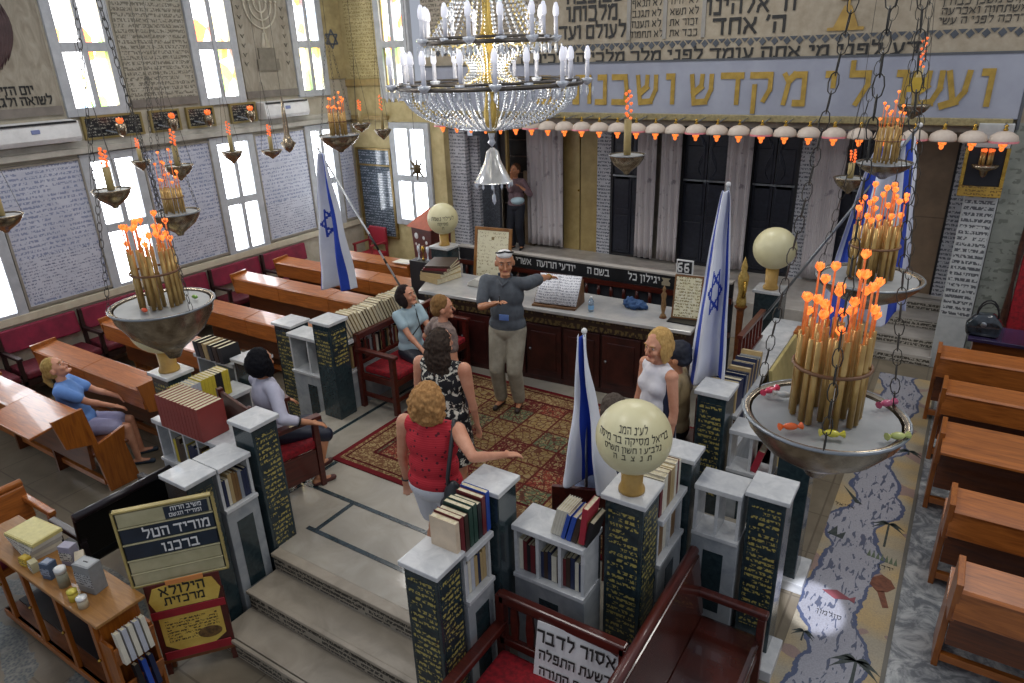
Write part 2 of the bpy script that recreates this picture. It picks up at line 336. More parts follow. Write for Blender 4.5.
# menorah relief
REL=mat('#7d7668','#6c6658',.7,sc=9); RELL=mat('#c5bda9','#b3ab97',.7)
q=M(); cy=8.42
for r in (.12,.22,.32):
    pts=[(XW+.03,cy+r*math.cos(PI+PI*i/12),4.95+r*1.2*math.sin(PI+PI*i/12)) for i in range(13)]; q.tube(pts,.016,6)
    for s in (-1,1): q.box(XW+.02,cy+s*r-.018,4.95,XW+.05,cy+s*r+.018,4.99)
q.tube([(XW+.03,cy,4.3),(XW+.03,cy,4.98)],.018,6); q.prism([(cy-.1,4.25),(cy+.1,4.25),(cy+.03,4.5),(cy-.03,4.5)],'x',XW+.015,XW+.04); q.build('menorah_relief',RELL,wl,True)
q=M(); q.box(XW,cy-.17,4.1,XW+.045,cy+.17,4.27); q.box(XW,cy-.22,3.92,XW+.05,cy+.22,4.1); q.build('menorah_base',REL,wl)
q=M()
for s in (-1,1):
    for k in range(7):
        z=4.0+.14*k; y0=cy+s*.43
        q.prism([(y0-.035,z+.06),(y0,z),(y0+.035,z+.06),(y0,z+.03)],'x',XW+.02,XW+.035)
q.build('leaf_relief',REL,wl)
def star(q,cx,cz,r,w,x0,x1,ax='x'):
    for k in (0,1):
        A=[(cx+r*math.sin(2*PI*i/3+k*PI),cz+r*math.cos(2*PI*i/3+k*PI)) for i in range(3)]
        for i in range(3):
            p,n=A[i],A[(i+1)%3]; d=(n[0]-p[0],n[1]-p[1]); L=math.hypot(*d); nx,nz=-d[1]/L*w/2,d[0]/L*w/2
            q.prism([(p[0]+nx,p[1]+nz),(n[0]+nx,n[1]+nz),(n[0]-nx,n[1]-nz),(p[0]-nx,p[1]-nz)],ax,x0,x1)
q=M(); star(q,9.93,4.4,.16,.025,XW+.02,XW+.035); q.build('star_relief',mat('#5d6470'),wl)
# windows of the left wall: two lights, a transom between
WF=mat('#b9bcbf','#a6a9ad',.5)
def window(n,a,b,z0,z1,pm,ax='x',face=XW):
    w=G('window_%d'%n); 
    def bx(q,u0,v0,u1,v1,d0,d1):
        if ax=='x': q.box(face+d0,u0,v0,face+d1,u1,v1)
        else: q.box(u0,face-d0,v0,u1,face-d1,v1)
    q=M(); t=.07; c=(a+b)/2; zm=z0+(z1-z0)*.47
    for (u0,v0,u1,v1) in ((a-.06,z0-.04,a+t,z1+.04),(b-t,z0-.04,b+.06,z1+.04),(a+t,z0-.04,b-t,z0+t),(a+t,z1-t,b-t,z1+.04),(c-.04,z0+t,c+.04,z1-t),(a+t,zm-.06,c-.04,zm+.06),(c+.04,zm-.06,b-t,zm+.06)): bx(q,u0,v0,u1,v1,-.06,.045)
    q.build('window_frame',WF,w,bev=.006)
    for (u0,u1) in ((a+t,c-.04),(c+.04,b-t)):
        for (v0,v1) in ((z0+t,zm-.06),(zm+.06,z1-t)):
            q=M(); bx(q,u0,v0,u1,v1,-.04,-.03); q.build('window_pane',pm,w)
    return w
k=1
for i,(a,b) in enumerate(LW):
    window(k,a,b,1.03,2.92,PANE); k+=1
    window(k,a,b,3.49,5.25,stained(7.5,i*3.1+1)); k+=1
# ---- back wall with the ark recess
wb=G('wall_back')
BY=script('#c3b484','#8d7d4e',.06,.8,'#ad9e70',.7,th=.5,fill=.7,gap=.3,sc=5); BY0=mat('#c2b283','#aa9a6c',.75,sc=5)
STN=mat('#a29886','#8b806d',.8,sc=9,lo=.3,hi=.75)
q=M()
q.box(XW-.25,YB,0,-9.2,YB+.25,1.07); q.box(XW-.25,YB,1.07,-9.25,YB+.25,5.6); q.box(-9.25,YB,2.95,-8.35,YB+.25,3.3); q.box(-9.2,YB,0,-8.35,YB+.25,1.07); q.box(-9.25,YB,5.3,-8.35,YB+.25,5.6)
q.box(-8.35,YB,0,-8.05,YB+.25,3.12); q.build('masonry',BY0,wb)
q=M(); q.box(-8.35,YB,3.12,5.5,YB+.25,5.6); q.build('stone_facing',STN,wb)
q=M(); q.box(-10.15,YB-.02,3.72,-9.4,YB,5.55); q.build('carved_panel',BY,wb)
q=M(); q.box(XW,YB-.035,3.58,-9.35,YB,3.7); q.box(XW,YB-.08,2.98,-9.3,YB,3.06); q.build('stone_band',mat('#a8905c','#8f7a4c'),wb,bev=.006)
window(k,-9.25,-8.42,1.07,2.9,PANE,'y',YB); k+=1
window(k,-9.35,-8.7,3.4,5.25,stained(6,4.4),'y',YB); k+=1
# glossy dedication board
t=T('dedication_board','large dark glossy board of names in a brass frame beside the back corner window','board',(-9.8,YB-.03,.5))
q=M(); q.box(-10.18,YB-.03,.75,-9.36,YB-.01,2.42); q.build('panel',script('#4b5660','#8a93a0',.05,1.2,'#3a444e',.08,th=.5,fill=.55,gap=.4),t)
q=M()
for a in ((-10.22,.71,-10.17,2.46),(-9.37,.71,-9.32,2.46),(-10.17,.71,-9.37,.75),(-10.17,2.42,-9.37,2.46),(-10.17,2.12,-9.37,2.15)): q.box(a[0],YB-.05,a[1],a[2],YB,a[3])
q.build('frame',mat('#8a7442','#6e5a30',.4,.5),t)
# gold-lettered band
q=M(); q.box(-8.35,YB-.06,3.16,.34,YB,3.88); q.build('letter_band',mat('#9599a6','#888c9a',.5,sc=2),wb,bev=.01)
q=M(); q.box(-8.35,YB-.07,3.87,5.5,YB,3.895); q.box(.34,YB-.07,3.05,.37,YB,3.88); q.build('band_edge',mat('#4f5257'),wb)
q=M(); q.box(-8.35,YB-.09,3.08,.3,YB,3.17); q.build('band_moulding',mat('#7f7452','#9c9068',.4,sc=30),wb,bev=.01)
def ltr(s,x,z,size,m=INK,ex=.006,y=None,off=0,sx=1): return text(s,size,(x,(YB-.062 if y is None else y),z),FS,m,wb,'lettering',ex,'CENTER',off,sx)
for c,x in zip('ועשולימקדשושכנתיב',(.02,-.28,-.58,-.85,-1.33,-1.66,-2.09,-2.52,-2.91,-3.33,-3.78,-4.14,-4.57,-4.88,-5.2,-5.53,-5.85)): ltr(c,x,3.5,.60,GOLDL,.012,off=.006)
ltr('דע לפני מי אתה עומד לפני מלך מלכי המלכים ה',-3.55,3.955,.2,INK,y=YB-.008,off=.007,sx=1.5)
q=M(); n=58
for i in range(n):
    x=-8.2+i*.155
    q.prism([(x-.045,4.09),(x,4.04),(x+.045,4.09),(x,4.14)],'y',YB-.012,YB)
    q.prism([(x+.03,4.14),(x+.0775,4.09),(x+.125,4.14)],'y',YB-.01,YB)
q.build('zigzag_frieze',mat('#4c5158','#3e434a',.6),wb)
q=M()
for x in (-5.15,-4.08,-3.3): pass
for x in (-4.53,-3.985,-3.43): q.box(x-.025,YB-.02,4.17,x+.03,YB,5.5)
q.build('panel_divider',mat('#8d8a84'),wb)
ltr('מלכותו',-5.1,4.56,.3,off=.008,y=YB-.008,sx=1.0); ltr('לעולם ועד',-5.1,4.31,.27,off=.008,y=YB-.008,sx=1.0); ltr('שם כבוד',-5.1,4.8,.3,off=.008,y=YB-.008)
for i,(s1,s2) in enumerate((('לא תחמוד','כבד את'),('לא תענה','זכור את'),('לא תגנב','לא תשא'),('לא תנאף','לא יהיה'),('לא תרצח','אנכי ה'))):
    ltr(s1,-4.25,4.24+.135*i,.13,y=YB-.008,off=.0); ltr(s2,-3.7,4.24+.135*i,.13,y=YB-.008,off=.0)
ltr("ה' אחד",-2.8,4.29,.3,off=.009,y=YB-.008,sx=1.15); ltr("ה' אלהינו",-2.8,4.54,.3,off=.009,y=YB-.008,sx=1.05)
for i,s in enumerate(('דרכה לפני ה עשי','אשתחוה ואכרעה','מקום משכן כבודך','אהבתי מעון ביתך')): ltr(s,-.2,4.235+.1*i,.11,y=YB-.008,off=.0,sx=1.15)
q=M(); q.prism([(-1.84,4.18),(-1.42,4.18),(-1.42,4.215),(-1.49,4.22),(-1.59,4.46),(-1.67,4.46),(-1.77,4.22),(-1.84,4.215)],'y',YB-.02,YB); q.box(-1.65,YB-.02,4.46,-1.61,YB,4.9); q.box(-1.72,YB-.02,4.52,-1.54,YB,4.55); q.build('lamp_emblem',mat('#a98a45','#927536',.5),wb)
q=M(); q.box(-8.35,YB-.01,4.2,-6.0,YB,5.5); q.build('carved_panel',script('#9c9384','#5e574c',.075,.8,'#8c8374',.7,th=.5,gap=.3),wb)
# recess
ZP=.58
PL=mat('#b8b2aa','#a19b93',.35,sc=5)
q=M(); q.box(-8.35,YA,0,.9,YA+.2,3.3); q.box(-8.35,YB,3.0,.5,YA,3.12); q.build('recess_wall',mat('#8b8579','#77716a',.8),wb)
pf=G('trim_1'); q=M(); q.box(-8.05,9.9,0,-.95,YA,ZP); q.box(-.95,11.2,0,.5,YA,ZP); q.build('ark_platform',PL,pf,bev=.01)
STEPT=script('#b2aca1','#4c473e',.055,.9,'#a29c91',.5,th=.46,fill=.7,gap=.35)
q=M(); r2=M(); r2s=[]
for i,(y0,z) in enumerate(((10.05,.145),(10.33,.29),(10.72,.435),(11.1,.58))):
    q.box(-.95,y0,z-.145,.0,11.25,z)
    r2.box(-.94,y0-.004,z-.13,-.01,y0,z-.03)
st=G('trim_2'); q.build('ark_steps',PL,st,bev=.006); r2.build('riser_writing',STEPT,st)
q=M(); q.box(-.95,11.19,.45,.0,11.2,.565); q.build('riser_band',mat('#3b3f45'),st)
# right-hand pier and side wall
pr=G('wall_right'); q=M(); q.box(.34,YB-.02,0,5.5,YB+.2,3.12); q.build('masonry',script('#8f9389','#6b6f66',.12,1.4,'#7c8078',.7,th=.53,fill=.5,gap=.45),pr)
q=M(); q.box(-.02,YB-.12,0,.33,YB+.25,3.12); q.build('pier',mat('#b8bab8','#a5a8a8',.4),pr,bev=.01)
q=M(); q.box(0.0,YB-.126,.75,.31,YB-.12,2.3); q.build('inscription',script('#bdbfbd','#54565a',.075,.75,'#b3b5b4',.5,th=.47,fill=.55,gap=.36),pr)
# items of the ark front
def strip(name,x0,x1,z0,z1,m,y=YA,d=.03,label=None,cat=None,group=None,bev=.004):
    q=M(); q.box(x0,y-d,z0,x1,y,z1); o=q.build(name,m,loc=((x0+x1)/2,y-d/2,z0),bev=bev)
    if label: tag(o,label,cat,group)
    return o
TXP=script('#bcbdc2','#595c66',.06,.7,'#aeb0b6',.5,th=.48,fill=.55,gap=.35)
GRAN=mat('#3a3d44','#6c7078',.3,sc=60,lo=.45,hi=.75)
strip('text_column',-9.0+.95,-7.7,ZP,3.0,TXP,YB+.25,.1,'pale pilaster of small writing just past the corner window','pilaster',bev=0)
strip('text_column',-8.03,-7.55,ZP,2.7,TXP,10.6,.08,'broader pale pilaster of small writing beside the dark granite strip','pilaster',bev=0)
strip('granite_strip',-7.9,-7.35,ZP,3.0,GRAN,10.95,.08,'speckled dark granite strip left of the silver panel','panel')
strip('silver_panel',-8.2,-7.75,ZP,2.95,script('#9b9ca4','#6f7078',.08,1,'#8d8e98',.4,th=.5,gap=.4),YA,.05,'grey silver inscribed panel behind the hanging crystal bell','panel')
fr=strip('niche_frame',-7.5,-7.2,1.9,3.0,mat('#2b2118','#1d1610',.5),11.0,.06,'dark upright panel in a thin gilt edge beside the speckled granite','panel')
q=M(); q.box(-7.52,10.93,1.88,-7.48,11.0,3.0); q.box(-7.22,10.93,1.88,-7.18,11.0,3.0); q.box(-7.52,10.93,1.86,-7.18,11.0,1.9); q.build('gilt_edge',mat('#9c8246'),fr)
bm=(fr.location.copy()); fr.children[0].data.transform(Matrix.Translation(-Vector((0,0,0))))
# doorway with bookcase behind the woman
t=T('doorway_cupboard','dark open cupboard doorway behind the woman in black trousers','cupboard',(-7.2,YA-.1,ZP))
q=M(); q.box(-7.62,YA-.12,ZP,-6.95,YA-.02,3.0); q.build('dark_depth_slab',mat('#241a18','#171112',.8),t)  # dark slab stands in for the unlit depth of the opening
q=M(); q.box(-7.68,YA-.18,ZP,-7.58,YA,3.0); q.box(-6.98,YA-.18,ZP,-6.9,YA,3.0); q.build('door_frame',mat('#6e5f4c','#5c4e3d'),t)
q=M(); q.box(-7.1,YA-.16,ZP,-6.95,YA-.1,2.0); q.build('door_leaf',mat('#a08a6c','#8a7558'),t)
q=M(); 
for i in range(5): q.box(-7.55,YA-.15,1.35+.3*i,-7.0,YA-.1,1.37+.3*i)
q.build('shelf',mat('#4a3428'),t)
DOORB=mat('#292c38','#1d2029',.35,sc=20); 
def ark_door(x0,x1,label):
    t=T('ark_door',label,'door',((x0+x1)/2,YA-.04,ZP),group=None)
    c=(x0+x1)/2
    for a,b in ((x0+.04,c-.006),(c+.006,x1-.04)):
        q=M(); q.box(a,YA-.06,ZP+.05,b,YA-.02,2.98); 
        for z in (ZP+.12,ZP+.85,1.95):
            q.box(a+.04,YA-.075,z,b-.04,YA-.06,z+.62)
        q.build('door_leaf',DOORB,t,bev=.008)
    q=M(); q.box(x0,YA-.09,ZP,x0+.04,YA,3.0); q.box(x1-.04,YA-.09,ZP,x1,YA,3.0); q.box(x0+.04,YA-.09,ZP,x1-.04,YA,ZP+.05); q.build('door_frame',mat('#1d1e22'),t)
    q=M(); q.box(x0+.04,YA-.085,2.0,x1-.04,YA-.06,2.03); q.build('cross_bar',STEEL,t)
    q=M()
    for s in (-1,1):
        for k in range(3):
            pts=[(c+s*(.1+.05*math.sin(i*.9+k)),YA-.08,2.1+.09*i+.05*k) for i in range(7)]; q.tube(pts,.008,5)
    q.build('scroll_ironwork',mat('#4a4d57','#3b3e47',.3,.6),t)
ark_door(-5.33,-4.55,'dark panelled ark door beside the pale text column, first of three')
ark_door(-4.05,-3.2,'dark panelled ark door in the middle between two curtains')
ark_door(-2.92,-2.2,'dark panelled ark door nearest the plain cream globe, with red mark')
ark_door(-1.75,-1.0,'dark ark door mostly hidden behind the tall hanging lamps')
TAN=mat('#a8935f','#94804f',.5)
t=T('cupboard_door','tan double door between the wide curtain and the pale text column','door',(-5.95,YA-.03,ZP))
for a,b in ((-6.3,-5.96),(-5.94,-5.6)):
    q=M(); q.box(a,YA-.06,ZP,b,YA-.02,2.98); q.build('door_leaf',TAN,t,bev=.006)
q=M(); q.ball((-5.97,YA-.08,1.7),.02); q.build('knob',BRASS,t,True)
strip('text_column',-5.6,-5.34,ZP,3.0,TXP,YA,.08,'narrow pale column of small writing between tan door and dark ark door','pilaster',bev=0)
strip('text_column',-2.2,-1.97,ZP,3.0,TXP,YA,.08,'narrow grey inscribed column behind the plain cream globe','pilaster',bev=0)
BRD=mat('#86715a','#786450',.5)
t=T('brown_door','plain brown door beside the pier of writing at the top of the steps','door',(-.45,YA-.03,ZP))
q=M(); q.box(-.83,YA-.05,ZP,-.2,YA-.02,2.98); q.build('door_leaf',BRD,t,bev=.005)
q=M(); q.box(-.2,YA-.07,ZP,-.17,YA,3.0); q.box(-.86,YA-.07,ZP,-.83,YA,3.0); q.build('door_frame',DARK,t)
q=M(); q.box(-.83,YA-.055,1.7,-.2,YA-.049,1.71); q.build('rail',mat('#5f4e3c'),t)
strip('text_column',-.17,.1,ZP,3.0,TXP,YA,.1,'grey inscribed strip between the brown door and the near pier','pilaster',bev=0)
CUR=mat('#bdb7b8','#8c868b',.9,sc=3.2,st=(2,2,2),lo=.58,hi=.68)
def curtain(x0,x1,label,y=YA-.22,z0=ZP+.06,fold=.035,n=5):
    q=M(); vs=[];fs=[];k=48;L=10
    for j in range(L+1):
        z=3.0-(3.0-z0)*j/L
        for i in range(k+1):
            s=i/k; vs.append((x0+(x1-x0)*s,y+fold*math.sin(s*n*2*PI+.4*math.sin(j*.5))*(.6+.4*j/L)+.01*math.sin(i*1.9),z))
    for j in range(L):
        for i in range(k): a=j*(k+1)+i; fs.append((a,a+k+1,a+k+2,a+1))
    q.add(vs,fs); o=q.build('curtain',CUR,loc=((x0+x1)/2,y,z0),smooth=True); tag(o,label,'curtain')
    s=o.modifiers.new('s','SOLIDIFY'); s.thickness=.006; return o
curtain(-6.98,-6.22,'wide grey patterned curtain right of the woman in the doorway',n=6)
curtain(-4.78,-4.45,'grey curtain overlapping the first dark ark door',n=3)
curtain(-4.36,-4.02,'grey curtain just left of the middle ark door',n=3)
curtain(-3.27,-2.88,'grey patterned curtain behind the flag, between two ark doors',n=3)
curtain(-1.98,-1.55,'pale embroidered curtain behind the hanging lamp chains',n=2,fold=.015)
q=M(); q.box(-8.0,YA-.32,3.0,.3,YA-.1,3.1); q.build('curtain_pelmet',mat('#8b8484'),wb)
# air conditioners
def ac(y0,y1,label):
    t=T('air_conditioner',label,'air conditioner',(XW,(y0+y1)/2,3.14))
    q=M(); q.prism([(XW+.01,3.16),(XW+.2,3.16),(XW+.24,3.22),(XW+.22,3.42),(XW+.01,3.44)],'y',y0,y1); q.build('casing',WHITE,t,bev=.01)
    q=M(); q.box(XW+.19,y0+.03,3.4,XW+.236,y1-.03,3.425); q.build('vent_slot',DARK,t)
    q=M(); q.box(XW+.228,(y0+y1)/2-.05,3.3,XW+.24,(y0+y1)/2+.05,3.35); q.build('badge',mat('#7a86b0'),t)
ac(3.9,5.02,'long white air conditioner above the leftmost low window')
ac(8.05,9.0,'white air conditioner below the menorah relief')
# plaques with wall lamps
def bulbflame(q,c,s): 
    for k in range(5):
        a=2*PI*k/5; q.tube([c,(c[0]+s*.7*math.cos(a),c[1]+s*.7*math.sin(a),c[2]+s*.8),(c[0]+s*.8*math.cos(a),c[1]+s*.8*math.sin(a),c[2]+s*1.5)],[s*.45,s*.4,s*.05],5)
    q.ball((c[0],c[1],c[2]+s*.6),(s*.5,s*.5,s*1.1),8,5)
for i,(y0,y1,w) in enumerate(((5.15,6.0,'longest'),(6.12,6.6,'second'),(6.72,7.2,'third'),(7.5,8.0,'farthest'))):
    t=T('memorial_plaque','%s black memorial plaque in a gilt frame along the left wall ledge'%w,'plaque',(XW+.04,(y0+y1)/2,3.14))
    q=M(); q.box(XW+.01,y0+.03,3.17,XW+.045,y1-.03,3.42); q.build('tablet',script('#1f2226','#8b8a80',.04,1.2,'#17191c',.3,th=.52),t)
    q=M(); q.box(XW+.01,y0,3.14,XW+.06,y1,3.17); q.box(XW+.01,y0,3.42,XW+.06,y1,3.45); q.box(XW+.01,y0,3.17,XW+.06,y0+.03,3.42); q.box(XW+.01,y1-.03,3.17,XW+.06,y1,3.42); q.build('frame',mat('#8a7a48'),t)
    ym=(y0+y1)/2-.02
    t=T('wall_lamp','small silver cup lamp with orange flame before the %s plaque'%w,'wall lamp',(XW+.2,ym,3.2))
    q=M(); q.lathe([(.012,0),(.05,.03),(.07,.1),(.075,.18),(.05,.18)],(XW+.25,ym,3.15),12); q.build('cup',SILV,t,True)
    q=M(); q.tube([(XW+.02,ym-.12,3.25),(XW+.12,ym-.05,3.22),(XW+.2,ym,3.2)],.01,6); q.build('bracket',STEEL,t)
    q=M(); bulbflame(q,(XW+.25,ym,3.33),.05); q.build('flame_bulb',FLAMED,t,True)
# ================================================================== BIMA
ZB=.5
def platmat():
    return mat('#a9a294','#958e80',.25,sc=2.5,coat=.2,dist=1)
pl=G('floor_1'); pl.name='floor.001'
q=M(); q.box(-5.5,2.72,0,-4.07,7.65,ZB); q.box(-4.07,2.65,0,-2.3,7.65,ZB); q.box(-2.3,3.05,0,-1.25,7.65,ZB); q.box(-1.25,4.2,0,-.98,4.86,ZB); q.build('bima_floor',platmat(),pl)
q=M(); 
for x0,y0,x1,y1 in ((-4.07,2.99,-2.6,3.03),(-4.07,3.43,-2.45,3.47),(-4.0,3.03,-3.96,3.43),(-2.72,3.03,-2.68,3.43),(-4.62,3.05,-4.58,3.85),(-5.05,3.3,-5.01,6.1),(-4.78,3.3,-4.74,3.85),(-5.4,4.1,-5.01,4.13),(-5.05,3.43,-4.07,3.47)): q.box(x0,y0,ZB,x1,y1,ZB+.004)
q.build('inlay_line',GREEN,pl)
sp=G('trim_3')
STM=mat('#a59a89','#8f8575',.35,sc=3,dist=1)
q=M(); q.box(-4.07,2.38,0,-2.3,2.66,.335); q.box(-4.07,2.1,0,-2.3,2.38,.17); q.box(-4.07,2.66,.335,-2.3,2.9,.49)
q.box(-4.07,2.36,.31,-2.3,2.4,.34); q.box(-4.07,2.08,.14,-2.3,2.12,.17); q.box(-4.07,2.63,.47,-2.3,2.72,.503)
q.build('bima_steps',STM,sp,bev=.006)
q=M(); RT=script('#9d9484','#2c2822',.042,.85,'#8b8374',.5,th=.44,fill=.68,gap=.36)
for y,z in ((2.376,.185),(2.645,.355),(2.098,.02)): q.box(-4.06,y,z,-2.31,y+.004,z+.1)
q.build('riser_writing',RT,sp)
q=M(); q.box(-1.0,4.2,0,-.72,4.86,.25); q.build('side_step',STM,sp,bev=.006)
q=M(); q.box(-.88,3.85,0,-.53,4.2,.09); q.box(-.88,4.83,0,-.53,5.2,.09); q.build('plinth',MARB,sp,bev=.006)
def pillar(x0,x1,y0,y1,z0,z1,label,ins='S',ht=.8,grp=None):
    cx,cy=(x0+x1)/2,(y0+y1)/2; t=T('stone_pillar',label,'pillar',(cx,cy,z0),group=grp)
    e=.022
    q=M(); q.box(x0+e,y0+e,z0,x1-e,y1-e,z1-.035); q.build('shaft',GREEN,t,bev=.006)
    q=M(); q.box(x0,y0,z1-.035,x1,y1,z1); q.build('cap',MARB,t,bev=.006)
    zl=z1-.1-(z1-z0)*ht
    for c in ins:
        q=M()
        if c=='S': q.box(x0+e+.025,y0+e-.002,zl,x1-e-.025,y0+e,z1-.1)
        if c=='E': q.box(x1-e,y0+e+.025,zl if len(ins)<3 else z1-.45,x1-e+.002,y1-e-.025,z1-.1)
        q.build('inscription',GOLDTXT,t)
    return t
pillar(-4.33,-4.06,2.66,2.93,0,1.6,'marble pillar with gold writing at the head of the steps, before the black-haired woman','E',.8)
pillar(-2.32,-2.04,2.88,3.13,ZB,1.6,'marble pillar under the resting hand of the woman in red','',.5)
pillar(-2.37,-2.08,2.31,2.58,0,1.38,'dark marble pillar with gold writing at the foot of the steps, beside the books','SE',.9)
pillar(-4.42,-4.11,2.12,2.37,0,1.4,'low marble pillar directly behind the framed slat sign','E',.4)
pillar(-5.83,-5.53,2.93,3.2,0,1.55,'marble pillar carrying a globe, left of the tall red books','S',.85)
pillar(-6.35,-6.03,4.68,4.98,0,1.34,'dark pillar with gold writing at the left entry, farther from the armchair bench','S',.85)
pillar(-5.43,-5.14,4.45,4.73,ZB,1.6,'dark pillar with gold writing at the end of the red-seated bench','SE',.35)
pillar(-1.52,-1.23,3.2,3.5,0,1.6,'dark pillar with gold writing carrying the large inscribed globe','SE',.93)
pillar(-.86,-.58,3.99,4.28,0,1.37,'dark marble pillar with gold writing beside the brown leather bench arm','S',.72)
pillar(-1.47,-1.2,3.97,4.2,ZB,1.5,'short marble pillar with yellowed cap at the far end of the leaning prayer books','',.5)
pillar(-.86,-.58,4.86,5.13,0,1.35,'dark bluish pillar half hidden under the nearest brass lamp bowl','',.5)
pillar(-1.5,-1.23,4.8,5.08,ZB,1.6,'dark pillar with gold writing right of the woman in the white dress','S',.75)
pillar(-1.78,-1.45,7.5,7.8,ZB,1.58,'far marble pillar under the plain cream globe','',.5)
pillar(-6.2,-5.86,7.35,7.65,ZB,1.6,'far marble pillar under the inscribed globe beside the red wooden box','',.5)
pillar(-5.53,-5.24,3.56,3.83,ZB,1.5,'short pillar right behind the head of the woman with black hair','',.5)
DK=mat('#23292c','#181d20',.4)
BS=[]
def bookcase(x0,x1,y0,y1,label,ax,ztop=1.33,zs=.92,z0=0,div=.26,back=True,inset=True,inner=.0):
    """low marble wall with a book shelf under its top; ax = direction of its length"""
    t=T('book_wall',label,'bookcase',((x0+x1)/2,(y0+y1)/2,z0))
    q=M(); q.box(x0,y0,z0,x1,y1,zs-.031); q.build('lower_panel',MARB2,t,bev=.004)
    q=M()
    if ax=='x': q.box(x0,y0-.02,ztop-.04,x1,y1+.02,ztop)
    else: q.box(x0-.02,y0,ztop-.04,x1+.02,y1,ztop)
    q.build('top_ledge',MARB,t,bev=.005)
    q=M(); (q.box(x0,y0-.015,zs-.03,x1,y1,zs) if ax=='x' else q.box(x0,y0,zs-.03,x1+.015,y1,zs)); q.build('shelf',MARB,t,bev=.003)
    L=(x1-x0) if ax=='x' else (y1-y0); n=max(1,round(L/div))
    for i in range(n+1):
        s=i/n*(L-.03)
        q=M()
        if ax=='x': q.box(x0+s,y0+.01,zs,x0+s+.022,y1-.01,ztop-.04)
        else: q.box(x0+.01,y0+s,zs,x1-.01,y0+s+.022,ztop-.04)
        q.build('divider',MARB,t)
    if back:
        q=M()
        if ax=='x': q.box(x0,y1-.02,zs,x1,y1-.008,ztop-.04)
        else: q.box(x0+.008,y0,zs,x0+.02,y1,ztop-.04)
        q.build('back_panel',DK,t)
    if inset:
        m=(x0+x1)/2 if ax=='x' else (y0+y1)/2; h=.07 if L<.6 else .1
        q=M(); zb=max(z0,.15)
        if ax=='x': q.box(m-h,y0-.004,zb+.15,m+h,y0,zs-.14)
        else: q.box(x1,m-h,zb+.15,x1+.004,m+h,zs-.14)
        q.build('dark_inset',GREEN,t)
    return t
bookcase(-4.38,-4.12,2.375,2.655,'short marble bookcase left of the steps, between two pillars','y',1.4,1.04)
bookcase(-2.34,-2.1,2.59,2.87,'short marble bookcase right of the steps with tall books on top','y',1.33,.98)
bookcase(-2.04,-1.53,3.02,3.25,'marble bookcase behind the red-seated bench, books on and in it','x',1.31,.93,div=.155)
bookcase(-1.5,-1.25,3.51,3.96,'marble bookcase behind the large inscribed globe, full of leaning books','y',1.3,.95)
bookcase(-1.19,-.87,3.99,4.2,'open marble book wall behind the brown leather bench','x',1.33,.95,div=.14,back=False)
bookcase(-1.22,-.87,4.88,5.08,'open marble book wall beyond the side entry, partly under the brass bowl','x',1.3,.95,div=.14,back=False)
bookcase(-1.5,-1.25,5.09,7.49,'long low bookcase running back from the lady in white towards the plain globe','y',1.3,.95,div=.4)
bookcase(-5.5,-4.35,2.72,2.96,'bookcase carrying the tall red set, left of the steps','x',1.28,.9,div=.2)
bookcase(-5.5,-5.25,2.97,3.55,'bookcase carrying the yellow and black set','y',1.28,.9,div=.17)
bookcase(-6.15,-5.54,3.6,3.82,'white-topped bookcase with black books lying on it','x',1.42,.95)
bookcase(-6.01,-5.44,4.62,4.84,'narrow bookcase between the two dark pillars of the left entry','x',1.3,.86,div=.25)
bookcase(-5.46,-5.22,4.74,6.16,'long bookcase behind the red-seated bench carrying a row of tan books','y',1.3,.95,div=.4)
# globes
def globe(x,y,zc,r,zb,label,lines=None):
    t=T('globe_lamp',label,'globe lamp',(x,y,zb)); q=M()
    pr=[(r*math.sin(PI*i/20),-r*math.cos(PI*i/20)) for i in range(1,20)]; q.lathe(pr,(x,y,zc),36); g=q.build('glass_globe',GLOBE,t,True)
    q=M(); q.lathe([(r*.36,0),(r*.36,.02),(r*.29,.05),(r*.31,zc-zb-r*.93)],(x,y,zb),20); q.build('collar',mat('#c79f52','#a9833e',.4),t,True)
    if lines:
        # lettering wrapped round the globe
        az=math.atan2(-y,-x)+R(lines[0]); 
        for s,sz,dz in lines[1]:
            q=M(); glyphs(q,s,sz*.66,.17,.001); me=bpy.data.meshes.new('lettering'); me.from_pydata(q.v,[],q.f)
            for v in me.vertices:
                zz=dz+v.co.y; el=math.asin(max(-1,min(1,zz/r))); a=az+v.co.x/(r*math.cos(el)); rr=r*1.004+v.co.z
                v.co=Vector((x+rr*math.cos(el)*math.cos(a),y+rr*math.cos(el)*math.sin(a),zc+rr*math.sin(el)))-ORG[t]
            me.materials.clear(); me.materials.append(INK); o=bpy.data.objects.new('lettering',me); COL.objects.link(o); o.parent=t
    return t
globe(-1.375,3.33,1.965,.222,1.6,'largest cream globe lamp with black writing, on the nearest pillar',(0,[("לע'נ המנ",.042,.135),("בריאל מסיקה בר מיסה",.046,.085),('נלב"ע ו חשון תש"ס',.042,.035),("ת  נ  צ  ב  ה",.042,-.012)]))
globe(-5.68,3.06,1.98,.25,1.55,'white globe lamp half hidden by the hanging lamp bowl on the left')
globe(-6.03,7.5,1.97,.215,1.6,'cream globe lamp with faint writing, on the far pillar near the red wooden box',(0,[("לעילוי נשמת",.06,.04),("מסיקה",.05,-.03),("ה",.05,-.09)]))
globe(-1.62,7.62,2.03,.225,1.58,'plain cream globe lamp without writing, on the far right pillar')
